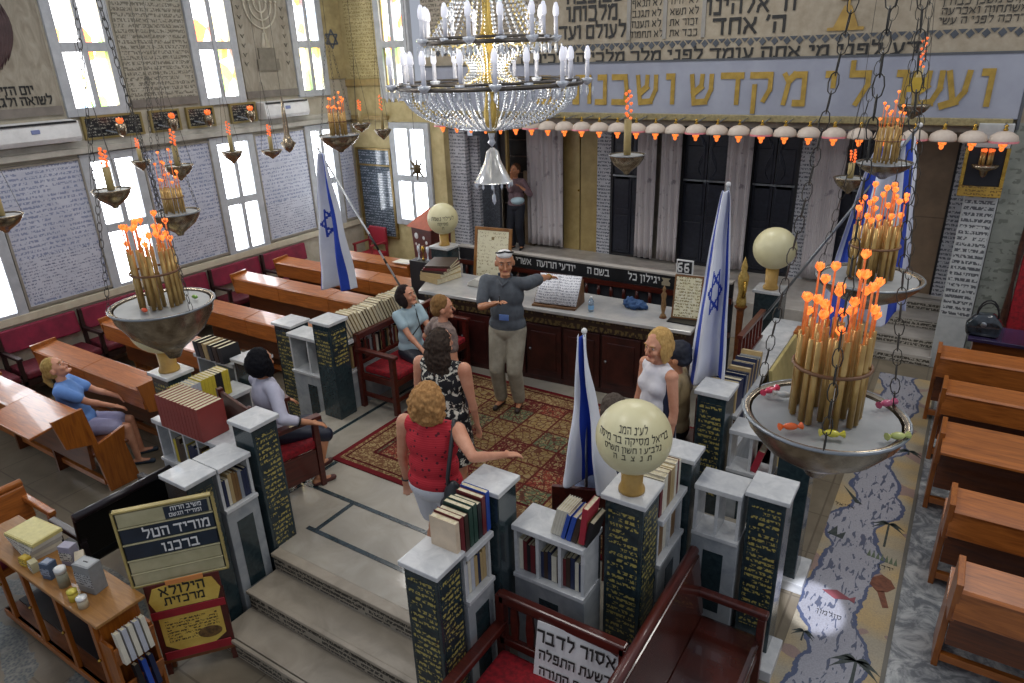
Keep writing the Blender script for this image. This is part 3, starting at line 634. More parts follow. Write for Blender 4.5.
# rug
def rugmat():
    m,t,b=nt('rug'); v=co(t); s=N(t,'ShaderNodeSeparateXYZ'); t.links.new(v,s.inputs[0]); x,y=s.outputs[0],s.outputs[1]
    X0,X1,Y0,Y1=-4.68+3.15,-1.62+3.15,3.86-5,6.12-5
    dx=Ma(t,'MINIMUM',Ma(t,'SUBTRACT',x,X0),Ma(t,'SUBTRACT',X1,x)); dy=Ma(t,'MINIMUM',Ma(t,'SUBTRACT',y,Y0),Ma(t,'SUBTRACT',Y1,y)); d=Ma(t,'MINIMUM',dx,dy)
    cs=.3; fx=Ma(t,'FLOOR',Ma(t,'DIVIDE',x,cs)); fy=Ma(t,'FLOOR',Ma(t,'DIVIDE',y,cs))
    c=N(t,'ShaderNodeCombineXYZ'); t.links.new(fx,c.inputs[0]); t.links.new(fy,c.inputs[1])
    wn=N(t,'ShaderNodeTexWhiteNoise'); t.links.new(c.outputs[0],wn.inputs['Vector'])
    r=N(t,'ShaderNodeValToRGB'); r.color_ramp.interpolation='CONSTANT'; e=r.color_ramp.elements; e[0].color=lin('#5c2824'); e[1].position=.25; e[1].color=lin('#7a633f')
    for p,cc in ((.5,'#566048'),(.68,'#8a7248'),(.85,'#7a3a2e')): k=e.new(p); k.color=lin(cc)
    t.links.new(wn.outputs[0],r.inputs[0])
    n=noi(t,co(t,(1,1,1)),26,2,.5,1.5); mo=N(t,'ShaderNodeTexVoronoi'); mo.feature='DISTANCE_TO_EDGE'; mo.inputs['Scale'].default_value=16; t.links.new(v,mo.inputs['Vector'])
    o=Mx(t,Ma(t,'GREATER_THAN',n,.54),r.outputs[0],lin('#8c7856')); o=Mx(t,Ma(t,'MULTIPLY',Ma(t,'LESS_THAN',mo.outputs[0],.07),.8),o,lin('#4e1d1d'))
    gx=Ma(t,'PINGPONG',x,cs/2); gy=Ma(t,'PINGPONG',y,cs/2); gl=Ma(t,'LESS_THAN',Ma(t,'MINIMUM',gx,gy),.014); 
    gx2=Ma(t,'FRACT',Ma(t,'DIVIDE',x,cs)); gy2=Ma(t,'FRACT',Ma(t,'DIVIDE',y,cs)); gl=Ma(t,'MAXIMUM',Ma(t,'LESS_THAN',gx2,.07),Ma(t,'LESS_THAN',gy2,.07))
    o=Mx(t,gl,o,lin('#54231f'))
    bd=Mx(t,Ma(t,'GREATER_THAN',noi(t,v,34,2,.5,1),.53),lin('#6a4a34'),lin('#95805a'))
    o=Mx(t,Ma(t,'LESS_THAN',d,.3),o,bd); o=Mx(t,Ma(t,'LESS_THAN',Ma(t,'ABSOLUTE',Ma(t,'SUBTRACT',d,.29)),.015),o,lin('#4a1718')); o=Mx(t,Ma(t,'LESS_THAN',Ma(t,'ABSOLUTE',Ma(t,'SUBTRACT',d,.1)),.01),o,lin('#4a1718'))
    o=Mx(t,Ma(t,'LESS_THAN',d,.055),o,lin('#641c20'))
    t.links.new(o,b.inputs['Base Color']); b.inputs['Roughness'].default_value=.95; b.inputs['Specular IOR Level'].default_value=.1; return m
q=M(); q.box(-4.68,3.86,ZB,-1.62,6.12,ZB+.012); tag(q.build('rug',rugmat(),loc=(-3.15,5,ZB)),'large patterned rug in red and tan squares in front of the long table','rug')
# long table
t=T('reading_table','long dark wood counter with a white stone top behind the man in grey','table',(-3.75,6.7,ZB))
sk=.0
q=M(); q.prism([(-5.45,6.2),(-2.08,6.42),(-2.13,7.05),(-5.85,7.05)],'z',1.36,1.4); q.build('table_top',mat('#b9b7b2','#9fa0a0',.15,sc=3,coat=.5),t,bev=.008)
q=M(); q.prism([(-5.38,6.25),(-2.14,6.47),(-2.2,7.0),(-5.8,7.0)],'z',ZB,1.36); q.build('body',mat('#3a1a17','#24100f',.4,sc=5),t)
Xm=Matrix.Translation((-5.38,6.25,0))@Matrix.Rotation(math.atan2(.22,3.24),4,'Z')
L=3.247; CW=mat('#421d19','#2b1211',.35,sc=6)
q=M(); q.X=Xm; q.box(0,-.02,1.22,L,0,1.35); q.build('carved_frieze',script('#33241b','#5f5030',.1,.8,'#261a14',.4,th=.5,gap=.35),t)
for i in range(7):
    a=.02+i*L/7; b=a+L/7-.03
    q=M(); q.X=Xm; q.box(a,-.025,ZB+.06,b,0,1.2); q.box(a+.06,-.035,ZB+.14,b-.06,-.02,1.12) ; d=q.build('door' if i%2 else 'drawer_stack',CW,t,bev=.006)
    q=M(); q.X=Xm
    if i%2: q.ball(((a+.05),-.045,.9),.015,8,6)
    else:
        for zz in (.7,.9,1.05): q.box((a+b)/2-.04,-.05,zz,(a+b)/2+.04,-.035,zz+.012)
    q.build('knob',STEEL,d,True)
q=M(); q.X=Xm; q.box(-.01,-.012,ZB,L+.01,.01,ZB+.06); q.build('plinth',CW,t)
# balustrade behind it
t=T('balustrade','dark railing topped by a black board of white ornamental writing, behind the long table','railing',(-3.6,7.5,ZB))
q=M(); q.box(-5.8,7.53,1.43,-2.0,7.57,1.6); q.build('writing_board',DARK,t)
q=M(); q.box(-5.8,7.5,1.6,-2.0,7.6,1.625); q.build('top_rail',mat('#a7a199'),t,bev=.005)
for i,s in enumerate(('אשרי העם','יודעי תרועה','בשם ה','יגילון כל')): text(s,.12,(-4.85+i*.6,7.525,1.52),FS,WHITE,t,'lettering',.002,'CENTER',.003)
for i,x in enumerate((-2.78,-2.62,-2.46)):
    q=M(); q.box(x-.05,7.524,1.47,x+.05,7.53,1.5); q.prism([(x-.055,1.5),(x+.055,1.5),(x+.03,1.53),(x+.055,1.56),(x-.055,1.56),(x-.03,1.53)],'y',7.524,7.53); q.build('ornament',mat('#a59a80'),t)
q=M(); q.box(-5.8,7.52,1.36,-2.0,7.58,1.42); q.box(-5.8,7.52,.95,-2.0,7.58,1.0); q.build('rail',MAHX,t)
for i in range(22):
    x=-5.7+i*.17; q=M(); q.lathe([(.016,0),(.025,.08),(.012,.16),(.025,.26),(.016,.36)],(x,7.55,1.0),8); q.build('baluster',MAH,t,True)
q=M(); q.box(-5.8,7.585,.5,-2.0,7.61,1.36); q.build('dark_backing',mat('#37393f','#2b2d33'),t)  # dark backing added so the gaps between balusters look dark
t=T('number_plaque','small black and white square sign with two curled characters above the railing','sign',(-2.57,7.55,1.62))
q=M(); q.box(-2.67,7.54,1.63,-2.47,7.56,1.8); q.build('plate',WHITE,t,bev=.004); q=M(); q.box(-2.655,7.535,1.645,-2.485,7.54,1.785); q.build('black_field',DARK,t); text('66',.16,(-2.57,7.53,1.715),FS,WHITE,t,ex=.002,off=.003)
q=M(); q.tube([(-2.57,7.55,1.64),(-2.57,7.55,1.6)],.008); q.build('stem',STEEL,t)
# ================================================================== FURNITURE
BRN=wood('#6f3a17','#44220e',.4)
def pew(x0,x1,yb,label,grp,flap=None,z=.95,ends=(1,1),seatm=None,d=.27):
    """pew facing +y; its back carries a book rest for the row behind; yb = back edge of the rest"""
    t=T('pew',label,'pew',((x0+x1)/2,yb,0),group=grp)
    n=max(1,round((x1-x0)/1.0)); w=(x1-x0)/n; fl=flap or ()
    for i in range(n):
        a,b=x0+i*w+.004,x0+(i+1)*w-.004
        q=M()
        if i in fl: q.prism([(yb,z-.01),(yb-.02,z+.005),(yb-.5,z-.06),(yb-.5,z-.085)],'x',a,b)
        else: q.prism([(yb,z-.02),(yb,z),(yb-d,z-.03),(yb-d-.02,z-.05)],'x',a,b)
        q.build('book_rest',OAK,t,bev=.005)
        q=M()
        if i in fl: q.box(a,yb-.04,z-.25,b,yb-.01,z-.03)
        else: q.prism([(yb-d,z-.05),(yb-d,z-.27),(yb-.02,z-.3),(yb-.02,z-.03)],'x',a,b)
        q.build('panel',OAK,t,bev=.003)
    q=M(); q.prism([(yb-.06,.3),(yb-.02,.3),(yb+.0,z-.3),(yb-.04,z-.3)],'x',x0+.02,x1-.02); q.build('back_board',BRN,t)
    q=M(); q.box(x0+.02,yb-.04,.42,x1-.02,yb+.36,.45); q.build('seat',seatm or BRN,t,bev=.008)
    q=M(); q.box(x0+.02,yb+.02,.08,x1-.02,yb+.06,.14); q.build('foot_rail',OAK,t)
    k=z-.95
    pf=[(-.3,.97+k),(0,.985+k),(.05,.56),(.34,.64),(.3,.46),(.36,0),(.04,0),(-.01,.58),(-.24,.64)]
    for s,e in ((x0,ends[0]),(x1,ends[1])):
        if not e: continue
        q=M(); q.prism([(yb+a,b) for a,b in pf],'x',s-.02,s+.02); q.build('end_panel',OAKZ,t,bev=.004)
    for i in range(1,n):
        q=M(); q.box(x0+i*w-.02,yb-.03,0,x0+i*w+.02,yb+.3,.42); q.build('leg',BRN,t)
    return t
gl='wooden pews on the left side of the hall'; gr='wooden pews on the right side of the hall'
pew(-9.6,-6.9,2.77,'front left pew with its end panel showing, where the woman in blue sits',gl,flap=(2,))
pew(-9.2,-6.92,3.64,'pew directly in front of the seated woman in blue, sunlit book rest',gl)
pew(-9.4,-7.0,4.58,'pew whose left end shows just past the nearest left hanging lamp bowl',gl)
pew(-8.9,-6.6,5.6,'reddish-topped pew ending beside the two dark pillars of the left entry',gl)
pew(-9.55,-6.35,6.75,'long pew with a bright blue-white gleam behind the lower tip of the flag',gl)
pew(-9.65,-6.42,7.68,'long pew crossed by the striped flag pole, second from the back',gl)
pew(-9.2,-7.35,8.45,'backmost left pew with white papers lying on its end',gl)
pew(.06,4.1,8.42,'farthest right pew, just before the table with the handbag',gr)
pew(.16,4.2,7.5,'second right pew from the ark steps',gr)
pew(.2,4.2,6.55,'right pew with its near book-rest flap folded out wide',gr,flap=(0,))
pew(.32,4.3,5.45,'right pew between the one with the open flap and the nearest one',gr)
pew(.4,4.4,4.55,'nearest right pew, at the lower corner of the aisle mosaic',gr)
# purple-topped table
t=T('side_table','table with a dark purple top behind the farthest right pew, handbag on it','table',(1.5,8.98,0))
q=M(); q.box(.3,8.72,.93,3.4,9.25,.97); q.build('table_top',mat('#3a3050','#2b243c',.2,sc=3,coat=.4),t,bev=.006)
q=M(); q.box(.36,8.78,.7,3.34,9.2,.93); q.build('apron',OAKD,t)
for x in (.42,3.2):
    for y in (8.84,9.12): q=M(); q.box(x,y,0,x+.06,y+.06,.7); q.build('leg',OAKD,t)
t=T('handbag','shiny black handbag with upright handles on the purple-topped table','handbag',(.42,8.86,.97))
q=M(); q.prism([(.27,.975),(.58,.975),(.6,1.12),(.5,1.24),(.33,1.22),(.25,1.1)],'y',8.79,8.94); q.build('body',mat('#1b2024','#3b444c',.15,sc=9,coat=.6),t,bev=.03,smooth=True)
for y in (8.82,8.91):
    q=M(); q.tube([(.34+.0*i+.1*(1-math.cos(PI*i/8)),y,1.2+.17*math.sin(PI*i/8)) for i in range(9)],.009,6); q.build('handle',BLACK,t,True)
q=M(); q.ball((.42,8.785,1.12),(.03,.008,.03)); q.build('clasp',STEEL,t,True)
# wall benches along the left wall
def wall_bench(y0,y1):
    t=T('wall_bench','maroon padded bench section with dark armrests against the left wall under the stone rail','bench',(-10.0,(y0+y1)/2,0),group='maroon bench sections along the left wall')
    q=M(); q.box(-10.24,y0+.05,.36,-9.72,y1-.02,.46); q.build('seat_cushion',MAROON,t,bev=.03)
    q=M(); q.prism([(-10.24,.62),(-10.28,.92),(-10.2,.93),(-10.17,.62)],'y',y0+.05,y1-.02); q.build('back_cushion',mat('#8a1c3a','#6b152e',.7),t,bev=.02)
    q=M(); q.box(-10.2,y0,0,-10.15,y0+.05,.95); q.box(-9.77,y0,0,-9.72,y0+.05,.66); q.box(-10.2,y0,.64,-9.7,y0+.06,.68); q.box(-10.2,y0,.3,-9.72,y0+.05,.36); q.build('arm_frame',mat('#2c1512','#1d0e0c'),t,bev=.006)
    q=M(); q.box(-9.76,y0+.05,.28,-9.73,y1,.36); q.build('front_rail',mat('#2c1512','#1d0e0c'),t)
    return t
wb0=wall_bench(3.35,4.4)
for i in (-2,-1,1,2,3,4):
    c=copy_tree(wb0); c.location.y+=1.045*i
t=T('corner_chair','red armchair in the back left corner below the glossy dedication board','chair',(-10.0,9.85,0))
q=M(); q.box(-10.0,9.6,.38,-9.55,10.05,.48); q.build('seat',RED,t,bev=.02); q=M(); q.box(-10.0,10.05,.6,-9.55,10.1,.95); q.build('backrest',mat('#9c1f33'),t,bev=.02)
for x in (-10.02,-9.57):
    q=M(); q.box(x,9.6,0,x+.04,9.64,.66); q.box(x,10.02,0,x+.04,10.06,.9); q.box(x-.005,9.58,.66,x+.045,10.06,.69); q.build('arm',mat('#8a1f2a'),t,bev=.004)
# red-seated bench beside the long bookcase
def spindle(q,x,y,z,h):
    q.lathe([(.012,0),(.02,.15*h),(.01,.3*h),(.022,.5*h),(.01,.7*h),(.02,.85*h),(.012,h)],(x,y,z),8)
t=T('armchair_bench','mahogany bench with turned spindles and a red seat where the woman in pale blue sits','bench',(-4.95,5.5,ZB))
q=M(); q.box(-5.15,4.88,ZB+.4,-4.68,6.1,ZB+.47); q.build('seat',RED,t,bev=.02)
q=M(); q.box(-5.17,4.84,ZB+.33,-4.68,4.88,ZB+.4); q.box(-4.72,4.84,ZB+.33,-4.68,6.12,ZB+.4); q.box(-5.17,6.1,ZB+.33,-4.68,6.14,ZB+.4); q.build('seat_frame',MAH,t,bev=.004)
q=M(); q.box(-5.21,4.84,1.29,-5.15,6.14,1.36); q.build('top_rail',MAH,t,bev=.01)
q=M(); q.box(-5.2,4.84,1.0,-5.16,6.14,1.04); q.build('lower_rail',MAH,t,bev=.004)
for i in range(9):
    q=M(); spindle(q,-5.18,4.96+i*.135,1.04,.25); q.build('spindle',MAH,t,True)
for x,y,h in ((-5.21,4.82,1.36),(-5.21,6.1,1.36),(-4.73,4.82,ZB+.68),(-4.73,6.1,ZB+.68)):
    q=M(); q.box(x,y,ZB,x+.055,y+.055,h); q.build('leg',MAH,t,bev=.004)
for y in (4.81,6.09):
    q=M(); q.box(-5.2,y,ZB+.66,-4.64,y+.07,ZB+.7); q.build('armrest',MAHX,t,bev=.01)
q=M(); q.box(-5.18,4.835,ZB+.14,-4.7,4.865,ZB+.18); q.box(-4.72,4.86,ZB+.14,-4.7,6.1,ZB+.18); q.build('stretcher',MAHX,t)
# armchair of the woman with black hair
t=T('armchair','mahogany armchair with red seat and panelled side under the woman with black hair','chair',(-4.74,3.32,ZB),rz=R(-12))
def pr(*a,m=None,n='',bev=.005):
    q=M(); 
    for c in a: q.box(*c)
    return q.build(n,m,t,bev=bev,world=False)
pr((-.27,-.25,.38,.27,.27,.46),m=RED,n='seat',bev=.02); pr((-.29,-.3,.0,-.24,-.25,1.0),m=MAH,n='leg'); pr((.24,-.3,.0,.29,-.25,1.0),m=MAH,n='leg'); pr((-.29,.24,.0,-.24,.29,.66),m=MAH,n='leg'); pr((.24,.24,.0,.29,.29,.66),m=MAH,n='leg')
pr((-.31,-.28,.66,-.23,.32,.7),m=MAH,n='armrest'); pr((.23,-.28,.66,.31,.32,.7),m=MAH,n='armrest'); pr((.255,-.25,.12,.275,.24,.38),m=MAH,n='side_panel'); pr((-.24,-.29,.55,.24,-.26,.98),m=MAHX,n='backrest')
# red front bench
t=T('settee','mahogany bench with a red seat in the foreground, notice sign hung on its back','bench',(-1.75,2.6,0))
q=M(); q.box(-2.0,2.26,.4,-1.2,2.79,.5); q.build('seat',RED,t,bev=.03)
q=M(); q.box(-2.03,2.8,.84,-1.16,2.86,.92); q.build('top_rail',MAHX,t,bev=.012); q=M(); q.box(-2.03,2.8,.51,-1.16,2.84,.57); q.build('lower_rail',MAHX,t,bev=.006)
for i in range(7):
    q=M(); x=-1.92+i*.115; q.prism([(x-.02,.56),(x+.02,.56),(x+.03,.7),(x+.02,.84),(x-.02,.84),(x-.03,.7)],'y',2.815,2.835); q.build('slat',MAH,t)
for x,y,h in ((-2.05,2.8,.9),(-1.2,2.8,.9),(-2.05,2.24,.66),(-1.2,2.24,.4)):
    q=M(); q.box(x,y,0,x+.06,y+.06,h); q.build('leg',MAH,t,bev=.004)
q=M(); q.box(-2.06,2.2,.64,-1.98,2.84,.69); q.build('armrest',MAHX,t,bev=.012); q=M(); q.box(-2.01,2.24,.3,-1.18,2.28,.38); q.build('front_rail',MAHX,t)
t=T('notice_sign','white notice with three rows of black writing hung on the red bench back','sign',(-1.46,2.78,.5))
q=M(); q.X=Matrix.Translation((-1.455,2.77,.66))@Matrix.Rotation(R(4),4,'Z')@Matrix.Rotation(R(-12),4,'X'); q.box(-.27,-.005,-.2,.27,.005,.2); q.build('board',WHITE,t,bev=.002)
for s,z,sz in (('אסור לדבר',.11,.115),('בשעת התפלה',-.015,.088),('וקריאת התורה',-.125,.08)):
    text(s,sz,(-1.455,2.758+ .2*z,.665+z*.98),(R(78),0,R(4)),INK,t,ex=.001,off=.0012)
# brown leather bench
def side_bench(name,label,xb,dx,y0,y1,zb,seat,frm,lea):
    """bench running along y, its back at xb, facing dx"""
    t=T(name,label,'bench',(xb,(y0+y1)/2,0)); s=dx
    q=M(); q.tube([(xb-s*.02,y0,zb-.03),(xb-s*.02,y1,zb-.03)],.035,10); q.build('top_rail',frm,t,True)
    q=M(); q.prism([(xb-s*.03,zb-.05),(xb+s*.02,zb-.05),(xb+s*.08,.46),(xb+s*.03,.46)],'y',y0,y1); q.build('backrest',lea,t,bev=.01)
    q=M(); q.box(xb+s*.05,y0,.36,xb+s*.47,y1,.45); q.build('seat',seat,t,bev=.03)
    for y in (y0,y1-.05):
        q=M(); q.box(xb,y,.62,xb+s*.5,y+.06,.67); q.build('armrest',frm,t,bev=.012)
        for x in (xb,xb+s*.44): q=M(); q.box(x,y,0,x+s*.05,y+.05,.62); q.build('leg',frm,t,bev=.004)
    q=M(); q.box(xb+s*.44,y0+.05,.3,xb+s*.47,y1-.05,.36); q.build('front_rail',frm,t)
    return t
LEA=mat('#4a2018','#2f130e',.22,sc=4,coat=.5)
side_bench('leather_bench','dark brown leather bench with one armrest by the marble pillar, in the foreground',-1.08,1,2.05,3.78,.98,LEA,MAH,LEA)
side_bench('dark_bench','nearly black bench between the leftmost pillars and the framed slat sign',-5.32,-1,1.85,2.66,.9,BLACK,mat('#2a2226','#1d181b',.3),BLACK)
side_bench('cushioned_bench','wooden bench with a dark red cushion above the cabinet of books, at the left edge',-6.4,1,.5,1.95,.8,MAROON,OAKY,OAKY)
# cabinet
t=T('book_cabinet','wooden cabinet with open dark bays and magazine pockets in the lower left corner','cabinet',(-5.05,1.52,0))
x0,x1,y0,y1,zt=-5.86,-4.13,1.4,1.68,.79
q=M(); q.box(x0-.02,y0-.03,zt-.025,x1+.0,y1+.02,zt); q.build('top',wood('#a8773e','#7d5428',.35),t,bev=.005)
q=M(); q.box(x0,y1-.02,.05,x1-.12,y1,zt-.03); q.box(x0,y0,.05,x1-.12,y1,.09); q.build('carcass',OAKD,t)
for i in range(4):
    x=x1-.12-.05-i*.47; q=M(); q.box(x,y0-.01,.05,x+.05,y0+.02,zt-.03); q.build('upright',OAKZ,t,bev=.003)
q=M(); q.box(x0,y0-.012,.03,x1-.1,y0+.02,.09); q.box(x0,y0-.012,zt-.07,x1-.1,y0+.015,zt-.026); q.build('rail',OAK,t)
q=M(); q.box(x0,y0+.1,.09,x1-.14,y1-.03,.1); q.build('floor_board',DARK,t)
for i in range(4): q=M(); q.ball((x1-.145-i*.47,y0-.02,.42),.012,8,6); q.build('knob',BRASS,t,True)
q=M(); q.prism([(y0,0),(y1,0),(y1,zt-.03),(y0+.02,zt-.03),(y0+.02,.62),(y0,.58)],'x',x1-.12,x1-.09); q.build('side_panel',OAKZ,t)
for z in (.12,.42):
    q=M(); q.prism([(x1-.09,z),(x1+.02,z),(x1+.05,z+.16),(x1+.035,z+.16),(x1+.01,z+.02),(x1-.09,z+.02)],'y',y0+.01,y1); q.build('pocket',OAKY,t,bev=.003)
q=M(); q.box(x1-.09,y0,0,x1+.03,y0+.02,.6); q.box(x1-.09,y1-.02,0,x1+.03,y1,.6); q.build('pocket_side',OAKZ,t)
# display stand with slat sign and poster
t=T('display_stand','easel holding a framed slat sign above a festive yellow poster','easel',(-4.085,1.94,0),rz=R(50.9))
def bx(n,m,*cs,bev=.003,par=None):
    q=M()
    for c in cs: q.box(*c)
    return q.build(n,m,par or t,bev=bev,world=False)
for x in (-.2,.2):
    bx('leg',OAKD,(x-.015,.02,0,x+.015,.05,.85))
for x in (-.22,.22):
    q=M(); q.X=Matrix.Translation((x,-.03,0))@Matrix.Rotation(R(-4),4,'X'); q.box(-.018,-.012,0,.018,.012,.62); q.build('leg',MAH,t,world=False)
bx('foot_bar',OAKD,(-.25,-.04,.1,.25,.02,.13))
SGN=mat('#b7b08c','#a49d79',.5); NVY=mat('#1d2b3b','#15202d',.5)
sg=bx('slat_frame',mat('#b5a468','#9c8b52',.4),(-.31,-.02,.78,-.295,.02,1.4),(.295,-.02,.78,.31,.02,1.4),(-.31,-.02,1.385,.31,.02,1.4),(-.31,-.02,.78,.31,.02,.795))
bx('backing',NVY,(-.295,0,.795,.295,.01,1.385))
for z0,z1,m in ((1.27,1.375,SGN),(1.14,1.25,NVY),(1.01,1.12,NVY),(.9,.99,SGN),(.8,.885,SGN)):
    o=bx('slat',m,(-.285,-.012,z0,.285,-.002,z1))
    bx('groove',SGN,(-.29,-.018,z0-.014,.29,-.002,z0-.004))
bx('card',NVY,(.0,-.018,1.275,.27,-.012,1.37))
def ltx(s,sz,x,z,m,y=-.02,off=.001):
    o=text(s,sz,(0,0,0),FS,m,t,ex=.001,off=off); o.location=(x,y,z); return o
ltx('מוריד הטל',.1,.06,1.195,WHITE); ltx('ברכנו',.1,.06,1.065,WHITE); ltx('משיב הרוח',.045,.14,1.35,WHITE); ltx('ומוריד הגשם',.04,.13,1.305,WHITE)
PY_=mat('#d8b95a','#c4a045',.4,sc=7); 
bx('poster_board',mat('#3a2018','#5c1c18',.4,sc=8),(-.24,-.035,.12,.24,-.025,.79))
q=M(); q.prism([(-.2,.57),(-.23,.66),(-.19,.76),(0,.785),(.19,.76),(.23,.66),(.2,.57)],'y',-.04,-.035); q.prism([(-.2,.5),(.2,.5),(.2,.26),(.12,.2),(-.12,.2),(-.2,.26)],'y',-.04,-.035); q.build('yellow_field',PY_,t,world=False)
bx('red_ribbon',mat('#a11d2a','#871621'),(-.24,-.043,.5,.24,-.036,.565)); bx('red_ribbon',mat('#a11d2a','#871621'),(-.22,-.043,.13,.22,-.036,.2)); 
bx('orange_tab',mat('#d98a4a'),(-.1,-.045,.77,.14,-.036,.81))
ltx('הילולא',.105,0,.725,INK,-.043,.002); ltx('מרכזית',.09,0,.64,INK,-.043,.002); 
bx('small_print',script('#d8b95a','#4a3a20',.025,1.1,'#c4a045',.4),(-.17,-.0415,.27,.17,-.04,.48))
q=M(); q.ball((.1,-.043,.3),(.08,.004,.05)); q.build('picture',mat('#3c2a18','#7a5a30',.5,sc=30),t,world=False)
# throne
t=T('throne_chair','tall carved dark chair with red velvet at the right edge beside the pier of writing','chair',(1.0,9.7,0))
CV=mat('#2e1a14','#4a2c20',.3,sc=25,bm=.4)
q=M(); q.prism([(.7,.5),(1.3,.5),(1.3,1.75),(1.15,1.95),(1.0,2.05),(.85,1.95),(.7,1.75)],'y',9.98,10.04); q.build('backrest',RED,t,bev=.02)
for x in (.66,1.34):
    q=M(); spindle(q,x,10.0,.0,2.1); q.lathe([(.03,0),(.04,.3),(.025,.6),(.045,.9),(.02,1.3),(.035,1.7),(.02,2.1),(.04,2.15),(.0,2.25)],(x,10,0),10); q.build('post',CV,t,True)
    q=M(); q.box(x-.04,9.45,.7,x+.04,10.0,.76); q.build('armrest',CV,t,bev=.02); q=M(); q.lathe([(.03,0),(.05,.1),(.03,.25),(.05,.4),(.03,.7)],(x,9.5,0),10); q.build('leg',CV,t,True)
q=M(); q.box(.68,9.45,.42,1.32,9.98,.55); q.build('seat',RED,t,bev=.03)
# ================================================================== HANGING LAMPS
BLU=mat('#c7a566','#a07f48',.3,.5,sc=10); CHN=mat('#55524c','#3c3a36',.35,.8)
def chain(name,a,b,parent,link=.05,r=.0018,wob=0):
    """linked chain between two local points"""
    a=Vector(a);b=Vector(b);d=(b-a);L=d.length;n=max(2,int(L/(link*.8)));u=d.normalized();p=u.cross(Vector((0,1,.3))).normalized();w=u.cross(p)
    q=M()
    for i in range(n):
        c=a+d*((i+.5)/n); s=p if i%2 else w
        q.tube([c+u*(link*.5*math.cos(2*PI*k/8))+s*(link*.22*math.sin(2*PI*k/8)) for k in range(8)],r,4,closed=True)
    return q.build(name,CHN,parent,True,world=False)
def cord(a,b,t):
    q=M(); q.tube([a,b],.0022,5); return q.build('cord',CHN,t,world=False)
def cord2(n,a,b,t,l): return cord(a,b,t)
def hang_lamp(label,x,y,z,D,n,h0,h1,hb,top=None,grp=None,chains=3,style='bowl',seed=0,link=.06,sp=0.):
    rnd=random.Random(seed); t=T('hanging_lamp',label,'hanging lamp',(x,y,z),group=grp); r=D/2
    q=M(); q.lathe([(.0,-hb),(r*.12,-hb+.005),(r*.2,-hb*.85),(r*.42,-hb*.7),(r*.72,-hb*.48),(r*.93,-hb*.2),(r*.97,-.012),(r,0),(r*.98,.006),(r*.93,0)],n=36,cap=False); q.build('bowl',SILV,t,True,world=False)
    q=M(); q.lathe([(r*.9,-.02),(r*.9,-.006),(.001,-.004)],n=32,cap=False); q.build('disc',DISC,t,world=False)
    q=M(); q.tube([(r*math.cos(2*PI*i/32),r*math.sin(2*PI*i/32),0) for i in range(32)],.006,6,closed=True); q.build('rim',STEEL if D>.3 else SILV,t,True,world=False)
    R_=r*.4 if n>8 else r*.25
    STEM=FLAMED
    if n>6:
        for i in range(n):
            inner=(i%3==2); a=2*PI*i/n+.2; rr=R_*(.55 if inner else 1); px_,py_=rr*math.cos(a),rr*math.sin(a)
            hh=h0*1.12+(h1-h0*1.12)*(1.0 if i==2 else rnd.random()**.8*(1 if inner else .75)); ht=min(hh-.03,h0*(.96+.1*rnd.random()))
            q=M(); q.lathe([(D*.021,0),(D*.021,ht)],(px_,py_,0),8); c=q.build('candle_tube',BLU,t,True,world=False)
            q=M(); q.tube([(px_,py_,ht),(px_,py_,hh)],D*.007,5); q.build('stem',LITSTEM,c,True,world=False); q=M(); bulbflame(q,(px_,py_,hh-.01),D*.03); q.build('flame_bulb',FLAME if D>.3 else FLAMED,c,True,world=False)
    else:
        hc=h1*.75; q=M(); q.lathe([(D*.1,0),(D*.1,hc),(D*.03,hc+.003)],(0,0,0),12); c=q.build('candle',mat('#b5a06a','#9a8654',.5),t,True,world=False)
        for i in range(12):
            a=i*2.2; q=M(); bulbflame(q,(D*.075*math.cos(a),D*.075*math.sin(a),hc+h1*.6*i/12),D*.045); q.build('flame_bulb',FLAMED,c,True,world=False)
    if n>8:
        q=M(); q.tube([((R_+D*.03)*math.cos(2*PI*i/20),(R_+D*.03)*math.sin(2*PI*i/20),h0*.62) for i in range(20)],D*.012,6,closed=True); q.build('tie_ring',mat('#7a5230','#5e3d22'),t,True,world=False)
    tz=(top or 5.4)-z; j0=min(tz,h1+(1.3 if D>.45 else .55))
    for k in range(chains):
        a=2*PI*k/chains+seed*.7; j=min(tz,h1+(1.3 if D>.45 else .55))
        (chain if D>.32 else cord2)('chain',(r*.97*math.cos(a),r*.97*math.sin(a),0),(0.01*math.cos(a),.01*math.sin(a),j),t,link)
    if tz>j0+.01:
        (chain('chain',(0,0,j0),(0,0,tz),t,link*1.2,.0025) if D>.45 else cord((0,0,j0),(0,0,tz),t))
    return t
hang_lamp('nearest and largest brass hanging lamp, sweets lying on its grey disc',-.245,2.09,3.0,.47,24,.27,.5,.22,6.0,link=.06,seed=1)
hang_lamp('large hanging lamp just behind the nearest one, in front of blue and white flags',-.34,3.83,2.94,.5,22,.27,.46,.17,6.0,link=.07,seed=2)
hang_lamp('large hanging lamp with grey disc on the left, in front of the white globe',-3.35,1.85,2.93,.5,22,.28,.46,.3,6.0,link=.05,seed=3)
hang_lamp('middle sized silver hanging lamp above and behind the large left one',-5.47,3.31,2.93,.38,14,.2,.5,.2,5.6,link=.05,seed=4)
hang_lamp('ornate silver hanging lamp with many flames before the far corner window',-5.65,5.4,3.32,.42,14,.22,.42,.18,5.8,link=.05,seed=5)
hang_lamp('single cream dish lamp hanging before the gold-lettered band, centre',-3.25,7.37,2.97,.4,5,.28,.5,.22,5.6,link=.06,seed=6,chains=0)
hang_lamp('silver dish lamp above the other two on the right, flames against the gold letters',-.58,6.23,3.17,.4,12,.27,.52,.13,6.0,link=.08,seed=7,chains=0)
